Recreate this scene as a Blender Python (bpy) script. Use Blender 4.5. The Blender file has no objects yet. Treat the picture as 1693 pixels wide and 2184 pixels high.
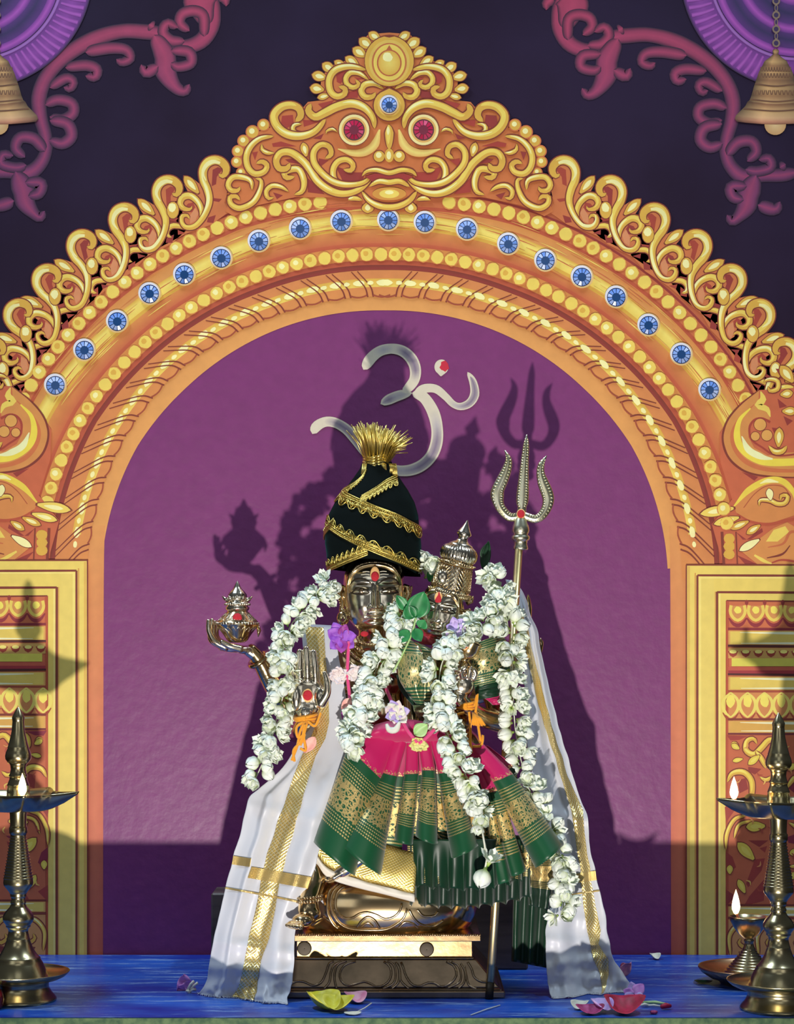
import bpy, bmesh, math, random
from mathutils import Vector, Matrix, noise
from mathutils.geometry import tessellate_polygon
R = random.Random(7)
PI = math.pi
scene = bpy.context.scene
col = scene.collection
# ------------------------------------------------------------------ camera
F, CX, HY, CZ, CD = 4400.0, 846.5, 1350.0, 0.78, 4.4      # focal px, centre column, horizon row, eye height, eye distance
WALL = 0.61                                               # y of the back wall
cd = bpy.data.cameras.new('camera'); cam = bpy.data.objects.new('camera', cd); col.objects.link(cam)
cam.location = (0, -CD, CZ); cam.rotation_euler = (PI/2, 0, 0)
cd.sensor_fit = 'HORIZONTAL'; cd.sensor_width = 36; cd.lens = F/1693*36
cd.shift_y = (HY-1092)/1693; cd.clip_start = 0.05
scene.camera = cam
# ------------------------------------------------------------------ world, lights, exposure
w = bpy.data.worlds.new('world'); scene.world = w; w.use_nodes = True
nt = w.node_tree; bg = nt.nodes['Background']
tc = nt.nodes.new('ShaderNodeTexCoord'); sp = nt.nodes.new('ShaderNodeSeparateXYZ'); rp = nt.nodes.new('ShaderNodeValToRGB')
nt.links.new(tc.outputs['Generated'], sp.inputs[0]); 
mp = nt.nodes.new('ShaderNodeMapRange'); mp.inputs['From Min'].default_value = -1; mp.inputs['From Max'].default_value = 1
nt.links.new(sp.outputs['Z'], mp.inputs['Value']); nt.links.new(mp.outputs[0], rp.inputs[0])
rp.color_ramp.elements[0].position = .30; rp.color_ramp.elements[0].color = (.10, .085, .075, 1)
rp.color_ramp.elements[1].position = .75; rp.color_ramp.elements[1].color = (.50, .55, .62, 1)
nt.links.new(rp.outputs[0], bg.inputs[0]); bg.inputs[1].default_value = .10
def light(name, kind, loc, target, power, color, size=.1, size_y=None, spot=None, blend=.4):
    d = bpy.data.lights.new(name, kind); o = bpy.data.objects.new(name, d); col.objects.link(o)
    o.location = loc; o.rotation_euler = (Vector(target)-Vector(loc)).to_track_quat('-Z', 'Y').to_euler()
    d.energy = power; d.color = color
    if kind == 'AREA':
        d.size = size
        if size_y: d.shape = 'RECTANGLE'; d.size_y = size_y
    else: d.shadow_soft_size = size
    if spot: d.spot_size = math.radians(spot); d.spot_blend = blend
    return o
# the flood lamp that stands on the temple floor in front of the altar
light('floor_flood', 'SPOT', (-.17, -CD, -1.38), (0, .5, .72), 1010, (1, .93, .86), .05, spot=34, blend=.85)
# ceiling tube lights above the altar, left and right
light('ceiling_light_left', 'AREA', (-1.7, -.25, 4.2), (0, .1, .2), 100, (.66, .82, 1), 1.4, .3)
light('ceiling_light_right', 'AREA', (1.8, -.25, 4.2), (0, .1, .2), 68, (.68, .84, 1), 1.4, .3)
# unseen area panels behind the camera, added to brighten reflections on the bronze
light('reflection_panel_left', 'AREA', (-2.6, -5.2, 1.3), (0, .1, .6), 11, (.90, .96, 1), 1.9, 2.2)
light('reflection_panel_right', 'AREA', (2.0, -5.6, 1.1), (0, .1, .6), 10, (.96, .97, 1), 1.7, 2.0)
light('reflection_panel_high', 'AREA', (.2, -5.6, 3.2), (0, .1, .6), 7, (.92, .97, 1), 2.4, .9)
scene.view_settings.view_transform = 'Standard'; scene.view_settings.look = 'None'
scene.view_settings.exposure = 0; scene.view_settings.gamma = 1
scene.view_settings.use_curve_mapping = False
# ------------------------------------------------------------------ helpers
def P(px, py, y=0.0):
    D = CD+y
    return Vector(((px-CX)/F*D, y, CZ-(py-HY)/F*D))
def K(y=0.0): return (CD+y)/F                             # metres per pixel at depth y
def table_y(py): return F*CZ/(py-HY)-CD                   # depth of a point on the table top seen at row py
def lin(c):
    return tuple(((v/255)/12.92 if v/255 <= .04045 else ((v/255+.055)/1.055)**2.4) for v in c)
def mix(a, b, t): return tuple(x+(y-x)*t for x, y in zip(a, b))
def link(o, parent=None):
    col.objects.link(o)
    if parent is not None: o.parent = parent
    return o
def mesh_obj(name, verts, faces, mat, parent=None, smooth=True, colors=None, uvs=None):
    m = bpy.data.meshes.new(name); m.from_pydata([tuple(v) for v in verts], [], faces)
    if mat: m.materials.append(mat)
    if colors is not None:
        a = m.color_attributes.new('Col', 'FLOAT_COLOR', 'POINT')
        a.data.foreach_set('color', [x for c in colors for x in (*c, 1.0)])
    if uvs is not None:
        u = m.uv_layers.new(name='UVMap')
        for l in m.loops: u.data[l.index].uv = uvs[l.vertex_index]
    if smooth: m.polygons.foreach_set('use_smooth', [True]*len(m.polygons))
    m.update()
    return link(bpy.data.objects.new(name, m), parent)
def empty(name, loc=(0, 0, 0)):
    o = bpy.data.objects.new(name, None); o.location = loc; o.empty_display_size = .05
    return link(o)
def tag(o, label=None, cat=None, group=None, kind=None):
    if label: o['label'] = label
    if cat: o['category'] = cat
    if group: o['group'] = group
    if kind: o['kind'] = kind
    return o
def thing(name, label, cat, loc=(0, 0, 0), group=None): return tag(empty(name, loc), label, cat, group)
class MB:
    """collects verts / faces (world coordinates), builds one mesh object"""
    def __init__(s): s.v = []; s.f = []; s.c = []; s.uv = []; s.mi = []
    def add(s, verts, faces, color=(1, 1, 1), uvs=None):
        b = len(s.v); s.v += [Vector(v) for v in verts]; s.f += [tuple(i+b for i in f) for f in faces]
        s.c += [color]*len(verts); s.uv += uvs if uvs else [(0, 0)]*len(verts)
    def build(s, name, mat, parent=None, smooth=True):
        vs = s.v
        if parent is not None:
            q = parent
            while q is not None: o = q.location.copy(); vs = [v-o for v in vs]; q = q.parent
        return mesh_obj(name, vs, s.f, mat, parent, smooth, s.c, s.uv)
    def box(s, a, b, bev=0):
        x0, y0, z0 = a; x1, y1, z1 = b
        v = [(x0,y0,z0),(x1,y0,z0),(x1,y1,z0),(x0,y1,z0),(x0,y0,z1),(x1,y0,z1),(x1,y1,z1),(x0,y1,z1)]
        s.add(v, [(0,3,2,1),(4,5,6,7),(0,1,5,4),(1,2,6,5),(2,3,7,6),(3,0,4,7)])
    def grid(s, rows, close=False, uvs=True):
        """rows: list of equal length lists of points"""
        n = len(rows[0]); m = len(rows); vs = [p for r in rows for p in r]; fs = []
        for i in range(m-1):
            for j in range(n if close else n-1):
                k = (j+1) % n
                fs.append((i*n+j, i*n+k, (i+1)*n+k, (i+1)*n+j))
        s.add(vs, fs, uvs=[(j/max(1, n-1), i/max(1, m-1)) for i in range(m) for j in range(n)])
    def lathe(s, prof, c=(0, 0, 0), n=48, sx=1, sy=1, flute=0, nf=0, tilt=None):
        c = Vector(c); rows = []
        for r, z in prof:
            row = []
            for j in range(n):
                a = 2*PI*j/n; rr = r*(1+flute*math.cos(nf*a)) if flute else r
                v = Vector((rr*math.cos(a)*sx, rr*math.sin(a)*sy, z))
                if tilt: v = tilt @ v
                row.append(c+v)
            rows.append(row)
        s.grid(rows, close=True)
    def tube(s, pts, r, n=8, cap=True):
        pts = [Vector(p) for p in pts]; m = len(pts)
        rad = r if isinstance(r, (list, tuple)) else [r]*m
        if len(rad) != m: rad = [lerp_list(rad, i/(m-1)) for i in range(m)]
        rows = []; up = Vector((0, -1, 0))
        for i, p in enumerate(pts):
            t = (pts[min(i+1, m-1)]-pts[max(i-1, 0)]).normalized()
            if abs(t.dot(up)) > .97: up = Vector((.3, 0, 1)).normalized()
            a = t.cross(up).normalized(); b = a.cross(t).normalized(); up = b
            rows.append([p+a*(math.cos(2*PI*j/n)*rad[i])+b*(math.sin(2*PI*j/n)*rad[i]) for j in range(n)])
        if cap: rows = [[pts[0]]*n]+rows+[[pts[-1]]*n]
        s.grid(rows, close=True)
    def ball(s, c, rx, ry=None, rz=None, n=12, m=8, rot=None):
        ry = rx if ry is None else ry; rz = rx if rz is None else rz; c = Vector(c); rows = []
        for i in range(m+1):
            t = PI*i/m; row = []
            for j in range(n):
                a = 2*PI*j/n; v = Vector((rx*math.sin(t)*math.cos(a), ry*math.sin(t)*math.sin(a), rz*math.cos(t)))
                row.append(c+(rot @ v if rot else v))
            rows.append(row)
        s.grid(rows, close=True)
def lerp_list(l, t):
    if len(l) == 1: return l[0]
    x = t*(len(l)-1); i = min(int(x), len(l)-2); f = x-i
    a, b = l[i], l[i+1]
    if isinstance(a, (tuple, list, Vector)): return type(a)(p+(q-p)*f for p, q in zip(a, b))
    return a+(b-a)*f
def spline(pts, n):
    """Catmull-Rom through pts (tuples of any dimension), n samples evenly along the length"""
    pts = [tuple(p) for p in pts]; q = [tuple(2*a-b for a, b in zip(pts[0], pts[1]))]+pts+[tuple(2*a-b for a, b in zip(pts[-1], pts[-2]))]
    fine = []
    for i in range(1, len(q)-2):
        for k in range(12):
            t = k/12; p0, p1, p2, p3 = q[i-1], q[i], q[i+1], q[i+2]
            fine.append(tuple(.5*(2*b+(c-a)*t+(2*a-5*b+4*c-d)*t*t+(3*b-a-3*c+d)*t**3) for a, b, c, d in zip(p0, p1, p2, p3)))
    fine.append(pts[-1])
    L = [0]
    for a, b in zip(fine, fine[1:]): L.append(L[-1]+math.dist(a, b))
    out = []; j = 0
    for i in range(n):
        s = L[-1]*i/(n-1)
        while j < len(L)-2 and L[j+1] < s: j += 1
        f = (s-L[j])/max(1e-12, L[j+1]-L[j]); f = min(1, max(0, f))
        out.append(tuple(a+(b-a)*f for a, b in zip(fine[j], fine[j+1])))
    return out
# ------------------------------------------------------------------ materials
def principled(name, base=(.5, .5, .5), rough=.5, metal=0.0, **kw):
    m = bpy.data.materials.new(name); m.use_nodes = True; b = m.node_tree.nodes['Principled BSDF']
    b.inputs['Base Color'].default_value = (*base[:3], 1); b.inputs['Roughness'].default_value = rough; b.inputs['Metallic'].default_value = metal
    for k, v in kw.items(): b.inputs[k].default_value = v
    return m, m.node_tree, b
def node(nt, t, **kw):
    n = nt.nodes.new(t)
    for k, v in kw.items():
        if k in n.inputs: n.inputs[k].default_value = v
        else: setattr(n, k, v)
    return n
def add_bump(nt, b, scale, strength, dist=.002, detail=3, coord='Object', tex='ShaderNodeTexNoise'):
    c = node(nt, 'ShaderNodeTexCoord'); t = nt.nodes.new(tex); t.inputs['Scale'].default_value = scale
    if tex == 'ShaderNodeTexNoise': t.inputs['Detail'].default_value = detail
    nt.links.new(c.outputs[coord], t.inputs['Vector'])
    bp = node(nt, 'ShaderNodeBump', Strength=strength, Distance=dist)
    nt.links.new(t.outputs[0], bp.inputs['Height']); nt.links.new(bp.outputs[0], b.inputs['Normal'])
    return t
def vary(nt, b, c0, c1, scale, lo=.35, hi=.65, detail=4, vec=None, stretch=None):
    """base colour = noise mix of two pigments"""
    c = node(nt, 'ShaderNodeTexCoord'); t = node(nt, 'ShaderNodeTexNoise', Scale=scale, Detail=detail)
    mpg = node(nt, 'ShaderNodeMapping')
    if stretch: mpg.inputs['Scale'].default_value = stretch
    nt.links.new(c.outputs['Object'], mpg.inputs[0]); nt.links.new(mpg.outputs[0], t.inputs['Vector'])
    r = node(nt, 'ShaderNodeValToRGB'); r.color_ramp.elements[0].position = lo; r.color_ramp.elements[1].position = hi
    r.color_ramp.elements[0].color = (*c0, 1); r.color_ramp.elements[1].color = (*c1, 1)
    nt.links.new(t.outputs[0], r.inputs[0]); nt.links.new(r.outputs[0], b.inputs['Base Color'])
    return r
M = {}
def paint_mat(name, rough, bump=.15, scale=60):
    m, nt, b = principled(name, rough=rough)
    a = node(nt, 'ShaderNodeVertexColor', layer_name='Col'); c = node(nt, 'ShaderNodeTexCoord')
    t = node(nt, 'ShaderNodeTexNoise', Scale=35, Detail=5); nt.links.new(c.outputs['Object'], t.inputs['Vector'])
    mr = node(nt, 'ShaderNodeMapRange'); mr.inputs['To Min'].default_value = .86; mr.inputs['To Max'].default_value = 1.12
    nt.links.new(t.outputs[0], mr.inputs['Value'])
    mx = node(nt, 'ShaderNodeVectorMath', operation='SCALE'); nt.links.new(a.outputs[0], mx.inputs[0]); nt.links.new(mr.outputs[0], mx.inputs['Scale'])
    nt.links.new(mx.outputs[0], b.inputs['Base Color'])
    add_bump(nt, b, scale, bump, .002)
    return m
M['paint'] = paint_mat('mural_paint', .55)
M['niche'] = paint_mat('niche_paint', .42, .5, 38)
# ------------------------------------------------------------------ structure: wall, floor out of sight
mb = MB(); mb.box((-1.6, WALL, -1.5), (1.6, WALL+.12, 2.6))
m, nt, b = principled('backdrop_paint', rough=.7); b.inputs['Specular IOR Level'].default_value = .2; vary(nt, b, lin((34, 18, 42)), lin((42, 27, 54)), 3.0); add_bump(nt, b, 90, .2, .001)
tag(mb.build('wall_back', m, None, False), kind='structure')
mb = MB(); mb.box((-3.5, -6.5, -1.56), (3.5, WALL, -1.5))
m, nt, b = principled('floor_stone', (.2, .19, .18), .5); vary(nt, b, (.16, .15, .15), (.24, .23, .21), 4)
tag(mb.build('floor', m, None, False), kind='structure')
# ------------------------------------------------------------------ painting on the wall
AC = (820.0, 1255.0)
YEL, PALE, GOLD, ORA, TAN, RED, DRED, BRN = (238,208,92), (248,240,165), (222,172,66), (214,138,66), (222,160,88), (188,84,52), (150,52,44), (128,50,34)
class Paint:
    def __init__(s, base=0.0005, step=1.2e-5): s.v = []; s.f = []; s.c = []; s.off = base; s.step = step
    def _put(s, pts, cols):
        b = len(s.v); y = WALL-s.off
        for p in pts: s.v.append(P(p[0], p[1], y))
        s.c += [lin(c) for c in cols]
        return b
    def up(s): s.off += s.step
    def stroke(s, pts, w, c, c_edge=None, feather=0, bg=None, n=None, tip0=False, tip1=False):
        """ribbon along pts; w number or list; c colour or list along it"""
        L = sum(math.dist(a, b) for a, b in zip(pts, pts[1:]))
        n = n or max(6, min(90, int(L/5)))
        q = spline(pts, n) if len(pts) > 2 else [tuple(a+(b-a)*i/(n-1) for a, b in zip(pts[0], pts[1])) for i in range(n)]
        wl = w if isinstance(w, (list, tuple)) else [w, w]
        cl = c if isinstance(c, list) else [c, c]
        vs = []; cs = []; m = 5 if feather else 3
        for i, p in enumerate(q):
            a = q[max(0, i-1)]; b_ = q[min(n-1, i+1)]; dx, dy = b_[0]-a[0], b_[1]-a[1]; l = math.hypot(dx, dy) or 1
            nx, ny = -dy/l, dx/l; t = i/(n-1); h = lerp_list(list(wl), t)/2; h0 = h
            if tip0: h *= min(1, math.sqrt(max(0, 1-(1-min(1, i/4))**2)))
            if tip1: h *= min(1, math.sqrt(max(0, 1-(1-min(1, (n-1-i)/4))**2)))
            cc = lerp_list(cl, t); ce = cc if c_edge is None else (lerp_list(c_edge, t) if isinstance(c_edge, list) else c_edge)
            if feather:
                fw = feather/2*min(1, h/max(h0, 1e-6)+.15)
                for k, kc in ((-h-fw, bg), (-max(0, h-feather/2), ce), (0, cc), (max(0, h-feather/2), ce), (h+fw, bg)): vs.append((p[0]+nx*k, p[1]+ny*k)); cs.append(kc)
            else:
                for k, kc in ((-h, ce), (0, cc), (h, ce)): vs.append((p[0]+nx*k, p[1]+ny*k)); cs.append(kc)
        b0 = s._put(vs, cs)
        for i in range(n-1):
            for j in range(m-1): s.f.append((b0+i*m+j, b0+i*m+j+1, b0+(i+1)*m+j+1, b0+(i+1)*m+j))
        s.up()
    def fill(s, poly, c):
        b0 = s._put(poly, [c]*len(poly))
        for t in tessellate_polygon([[Vector((p[0], p[1], 0)) for p in poly]]): s.f.append(tuple(b0+i for i in t))
        s.up()
    def disc(s, x, y, rx, ry=None, c=YEL, n=22, rot=0, cc=None, jag=0):
        ry = ry or rx; pts = [(x, y)]
        for i in range(n):
            a = 2*PI*i/n; k = 1+jag*R.uniform(-1, 1); u, v = rx*k*math.cos(a), ry*k*math.sin(a)
            pts.append((x+u*math.cos(rot)-v*math.sin(rot), y+u*math.sin(rot)+v*math.cos(rot)))
        b0 = s._put(pts, [cc or c]+[c]*n)
        for i in range(n): s.f.append((b0, b0+1+i, b0+1+(i+1) % n))
        s.up()
    def brush(s, pts, w, mid=GOLD, hi=PALE, edge=YEL, out=BRN, ow=3.0, sh=True):
        """an ornament stroke: dark outline, gold body, lit line"""
        wl = list(w) if isinstance(w, (list, tuple)) else [w*.55, w, w, w*.75]
        if out: s.stroke(pts, [x+ow*2-1 for x in wl], out, tip0=True, tip1=True)
        s.stroke(pts, wl, mid, tip0=True, tip1=True)
        q = spline(pts, 40) if len(pts) > 2 else pts
        if len(pts) > 2:
            k = max(wl)
            s.stroke([(p[0]-k*.10, p[1]-k*.16) for p in q[2:34]], [x*.55 for x in wl], edge, tip0=True, tip1=True)
            a, b_ = R.choice(((3, 17), (6, 20), (12, 26)))
            s.stroke([(p[0]-k*.13, p[1]-k*.2) for p in q[a:b_]], [1, k*.34, k*.3, 1], hi)
    def leaf(s, tip, base, w, c=GOLD, hi=PALE, out=BRN):
        dx, dy = base[0]-tip[0], base[1]-tip[1]; l = math.hypot(dx, dy); nx, ny = -dy/l, dx/l
        def shape(k, a, b_):
            r = []
            for i in range(9):
                t = i/8; r.append((t, math.sin(PI*min(1, (a+(b_-a)*t)**.8))*k))
            return r
        def poly(k, t0, t1):
            up_, dn = [], []
            for i in range(10):
                t = t0+(t1-t0)*i/9; u = i/9; h = k*math.sin(PI*u**.75*.93)*.5
                up_.append((tip[0]+dx*t+nx*h, tip[1]+dy*t+ny*h)); dn.append((tip[0]+dx*t-nx*h, tip[1]+dy*t-ny*h))
            return up_+dn[::-1]
        if out: s.fill(poly(w+3, -.06, 1.06), out)
        s.fill(poly(w, 0, 1), c); s.fill(poly(w*.45, .22, .8), hi)
    def bead(s, x, y, r):
        s.disc(x, y, r*1.12, c=ORA, n=12, jag=.05); s.disc(x, y, r, c=YEL, n=11, jag=.08)
        s.disc(x-r*.15, y-r*.15, r*.45, c=R.choice([PALE, GOLD, YEL]), n=8, jag=.15)
    def build(s, name, parent, mat=None): return mesh_obj(name, s.v, s.f, mat or M['paint'], parent, False, s.c)
def mx(pts, ax=830.0, dy=0): return [(2*ax-x, y+dy) for x, y in pts]
def tf(ox, oy, k): return lambda l: [(ox+x/k, oy+y/k) for x, y in l]
# ---- pictures of bells, drapes and scrolls, printed on the backdrop
bp = thing('backdrop_painting', 'dark purple painted backdrop with pink scrolls, purple drapes and golden bells above the arch', 'painting')
BGC = (37, 22, 47)
zr = tf(1133, 0, 3.023)
SCROLLS = [([(180,-20),(180,100),(195,200),(250,285),(350,325),(440,305),(520,245),(640,228),(760,225),(900,258),(1050,330),(1180,430),(1265,545),(1300,660),(1290,780),(1258,900),(1255,1000),(1295,1085),(1370,1140),(1480,1130),(1600,1130),(1720,1110)], [60,90,75,60,75,70,80,75,70,75,60,55,75,60,70]),
 ([(255,-30),(262,40),(240,110),(215,190)], [200,190,110,70]), ([(95,65),(100,20),(150,-15)], [30,50,60]),
 ([(235,260),(240,130),(300,95),(375,115),(390,175),(330,225)], [40,50,50,35]), ([(360,290),(450,285),(500,230),(470,175),(405,205)], [40,50,45,30]), ([(560,200),(590,180)], [60,50]),
 ([(560,250),(490,380),(480,490),(420,585),(360,612),(328,568)], [60,110,120,60,25]), ([(450,350),(335,360),(320,430),(400,455),(450,430)], [40,50,45,40]), ([(530,450),(610,490),(640,440)], [60,55,30]),
 ([(1000,360),(850,335),(740,345),(712,400),(765,425),(800,405)], [50,55,50,40,30]), ([(1130,460),(1000,445),(930,470),(940,520),(1000,512)], [40,50,50,30]), ([(1230,590),(1130,530),(1080,550),(1100,595),(1140,585)], [40,45,40,25]),
 ([(1260,700),(1180,668),(1090,690),(1080,755),(1150,795),(1230,775)], [45,50,50,40]), ([(1230,800),(1120,822),(1090,900),(1150,950),(1235,925)], [45,55,55,40]),
 ([(1260,1000),(1330,920),(1420,912),(1450,980),(1390,1040)], [50,55,50,35]), ([(1380,1090),(1450,1105),(1540,1080),(1530,1022),(1465,1030)], [45,45,45,30]), ([(1600,1080),(1640,1060)], [50,40]),
 ([(1450,1130),(1400,1250),(1380,1340),(1300,1425),(1262,1385)], [60,120,110,50,25]), ([(1390,1200),(1290,1205),(1300,1270),(1370,1290)], [45,55,40]), ([(1460,1320),(1570,1350),(1605,1300)], [70,60,30])]
def scroll_col(y): return mix((172, 58, 88), (122, 52, 96), min(1, max(0, y/360)))
for side in (0, 1):
    p = Paint()
    for pts, wd in SCROLLS:
        q = zr(pts); q = mx(q, 823, -8) if side == 0 else q
        ys = [scroll_col(pt[1]) for pt in q]
        p.stroke(q, [x/3.023 for x in wd], [mix(c, (215, 75, 110), .35) for c in ys], c_edge=ys, feather=9, bg=BGC, tip0=True, tip1=True)
    tag(p.build('painted_scroll', bp), 'pink painted scroll branch in the upper %s corner' % ('left', 'right')[side])
for side in (0, 1):
    p = Paint(.0012); dcx, dcy = 1700, -60
    def arc(r, a0=92, a1=190, n=24):
        q = [(dcx+r*math.cos(math.radians(a0+(a1-a0)*i/(n-1))), dcy+r*math.sin(math.radians(a0+(a1-a0)*i/(n-1)))) for i in range(n)]
        return [(2*824-x, y) for x, y in q] if side == 0 else q
    p.stroke(arc(216), 62, (150, 66, 158), c_edge=(120, 52, 135), feather=7, bg=BGC, n=60)
    for a in range(96, 186, 4):
        q = [(dcx+r*math.cos(math.radians(a+o)), dcy+r*math.sin(math.radians(a+o))) for r, o in ((194, 0), (220, .6), (243, 1.6))]
        if side == 0: q = [(2*824-x, y) for x, y in q]
        p.stroke(q, [5, 8, 9], (186, 92, 184), c_edge=(150, 66, 158))
    for r, wd, c, ce in ((186, 7, (176, 120, 190), (150, 70, 158)), (172, 18, (188, 84, 182), (120, 50, 140)), (146, 36, (58, 38, 88), (96, 44, 120)), (122, 20, (186, 82, 180), (110, 46, 130)), (90, 44, (52, 34, 84), (96, 44, 120)), (62, 20, (180, 76, 172), (110, 46, 130)), (30, 44, (80, 40, 104), (60, 34, 88))):
        p.stroke(arc(r), wd, c, c_edge=ce, n=50)
    tag(p.build('painted_drape', bp), 'purple painted swag drape in the upper %s corner' % ('left', 'right')[side])
for side in (0, 1):
    sx = (lambda l: mx(l, 824)) if side == 0 else (lambda l: l)
    bc = 1654
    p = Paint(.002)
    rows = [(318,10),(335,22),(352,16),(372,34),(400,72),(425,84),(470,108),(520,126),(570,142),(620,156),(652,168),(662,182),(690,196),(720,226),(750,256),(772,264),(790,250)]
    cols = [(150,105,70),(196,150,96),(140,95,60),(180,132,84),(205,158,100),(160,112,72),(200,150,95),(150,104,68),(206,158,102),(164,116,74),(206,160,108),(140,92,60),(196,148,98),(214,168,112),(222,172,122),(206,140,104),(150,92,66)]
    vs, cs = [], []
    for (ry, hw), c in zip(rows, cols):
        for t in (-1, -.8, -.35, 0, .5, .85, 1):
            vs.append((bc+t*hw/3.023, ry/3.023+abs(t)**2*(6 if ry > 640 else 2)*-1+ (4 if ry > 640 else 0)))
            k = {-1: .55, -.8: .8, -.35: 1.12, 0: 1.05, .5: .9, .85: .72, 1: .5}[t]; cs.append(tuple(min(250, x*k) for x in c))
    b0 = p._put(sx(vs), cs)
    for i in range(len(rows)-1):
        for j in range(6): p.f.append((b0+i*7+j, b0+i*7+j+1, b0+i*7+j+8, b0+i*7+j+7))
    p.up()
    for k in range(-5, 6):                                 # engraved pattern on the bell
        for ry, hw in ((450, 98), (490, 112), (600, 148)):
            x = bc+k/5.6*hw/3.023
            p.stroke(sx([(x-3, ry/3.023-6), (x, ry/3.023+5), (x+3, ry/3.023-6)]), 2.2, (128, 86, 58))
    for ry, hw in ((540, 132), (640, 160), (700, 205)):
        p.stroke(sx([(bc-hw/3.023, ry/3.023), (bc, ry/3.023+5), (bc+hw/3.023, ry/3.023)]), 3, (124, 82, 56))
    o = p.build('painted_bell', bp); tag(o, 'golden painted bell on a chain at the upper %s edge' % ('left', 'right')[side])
    p = Paint(.0018); x0, y0 = sx([(1653, 266)])[0]
    p.disc(x0, y0, 23, 22, (214, 160, 102), cc=(240, 200, 140)); q = p.build('clapper', o)
    p = Paint(.0035)
    for i in range(7):
        y = 2+i*15; x = sx([(1655, 0)])[0][0]
        for a, r in ((8.5, (150, 120, 96)), (5, (60, 36, 82))):
            p.disc(x, y, a*(1 if i % 2 == 0 else .45), a*1.05, r, n=12)
    p.build('chain', o)
# ---- the golden arch
arch = thing('golden_arch_painting', 'golden painted temple arch with lion face, blue gems and yellow pillars around the niche', 'painting')
RAD = {'inner': [(0,593),(22,598),(45,602),(60,608),(80,606),(92,604)], 'rope0': [(0,623),(22,627),(45,640),(60,641),(80,638),(92,634)], 'rope1': [(0,680),(22,685),(45,699),(60,710),(80,708),(92,704)],
       'bead1': [(0,712),(22,720),(45,733),(60,741),(80,743),(92,742)], 'gem': [(0,785),(30,790),(45,802),(60,818),(80,826),(92,826)], 'bead2': [(0,826),(20,845),(35,853),(45,860),(58,869),(92,872)]}
def rad(name, ph):
    a = abs(ph); t = RAD[name]
    for (a0, r0), (a1, r1) in zip(t, t[1:]):
        if a <= a1: return r0+(r1-r0)*(a-a0)/(a1-a0)
    return t[-1][1]
def pol(ph, r): a = math.radians(ph); return (AC[0]+r*math.sin(a), AC[1]-r*math.cos(a))
def ringband(p, f0, f1, c0, c1=None, a0=-90, a1=90, n=120):
    vs, cs = [], []
    for i in range(n):
        ph = a0+(a1-a0)*i/(n-1); vs += [pol(ph, f0(ph)), pol(ph, f1(ph))]; cs += [c0, c1 or c0]
    b0 = p._put(vs, cs)
    for i in range(n-1): p.f.append((b0+2*i, b0+2*i+1, b0+2*i+3, b0+2*i+2))
    p.up()
rf = lambda nme, d=0: (lambda ph: rad(nme, ph)+d)
# niche: one purple field under the arch, down to the table
p = Paint(.0004); vs = [pol(ph, rad('inner', ph)+6) for ph in range(-84, 85, 3)]
poly = [(212, 2040), (212, 1240)]+vs+[(1438, 1240), (1438, 2040)]
cxn, n = (825, 1400), 40
ring = []
for i in range(len(poly)): ring.append(poly[i])
b0 = p._put([cxn]+ring, [(122, 48, 107)]*(len(ring)+1))
for i in range(len(ring)): p.f.append((b0, b0+1+i, b0+1+(i+1) % len(ring)))
niche = p.build('niche_panel', arch, M['niche']); tag(niche, 'flat purple field inside the golden arch')
p = Paint(.001)
ringband(p, rf('inner'), rf('rope0', 4), (226, 158, 84), (218, 150, 80), -86, 86)
for sx_, xa, xb in ((0, 190, 221), (1, 1427, 1463)):        # plain border running down beside the pillars
    x0, x1 = (186, 219) if sx_ == 0 else (1430, 1466)
    q = [((x0+x1)/2 + (3 if sx_ == 0 else -3), 1120), ((x0+x1)/2, 1260), ((x0+x1)/2, 2045)]
    p.stroke(q, [38, 36, 34], [(222, 152, 82), (214, 124, 84), (206, 104, 74)], c_edge=[(220, 148, 80), (206, 112, 78), (196, 92, 70)], n=30)
ringband(p, rf('rope1', -2), rf('rope1', 10), DRED, BRN); ringband(p, rf('rope1', 10), rf('rope1', 20), RED, (176, 80, 52))
ringband(p, rf('rope1', 20), rf('bead1', 16), ORA); ringband(p, rf('bead1', 16), rf('bead1', 24), RED, (196, 94, 58)); ringband(p, rf('bead1', 24), rf('gem', -20), (202, 106, 62), (216, 140, 70))
ringband(p, rf('gem', -20), rf('gem', -13), GOLD); ringband(p, rf('gem', -13), rf('gem', 3), YEL, (244, 222, 110)); ringband(p, rf('gem', 3), rf('gem', 14), (244, 222, 110), GOLD)
ringband(p, rf('gem', 14), rf('bead2', -20), (218, 150, 80), ORA); ringband(p, rf('bead2', -22), rf('bead2', -14), RED); ringband(p, rf('bead2', -14), rf('bead2', 15), (204, 110, 62)); ringband(p, rf('bead2', 15), rf('bead2', 22), DRED)
ringband(p, rf('bead2', 20), lambda a: rad('bead2', a)+62, (190, 96, 58), (208, 118, 64), -66, 66)
for k in range(170):                                        # dry brush streaks along the bands
    ph = R.uniform(-62, 62); t = R.uniform(-30, 40); r0 = rad('gem', ph)+t
    q = [pol(ph+d, rad('gem', ph+d)+t) for d in (0, 1.5, 3, 4.5)]
    p.stroke(q, [.5, 2.2, .5], R.choice([(232, 176, 88), (206, 120, 62), (240, 214, 100), (200, 104, 60)]))
p.build('arch_band', arch)
p = Paint(.0026)
ringband(p, rf('rope0'), rf('rope1', -1), (218, 140, 72), (212, 132, 72), -88, 88)
ringband(p, lambda a: rad('rope0', a)+20, lambda a: rad('rope0', a)+38, YEL, GOLD, -80, 80)
k = 0
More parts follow.
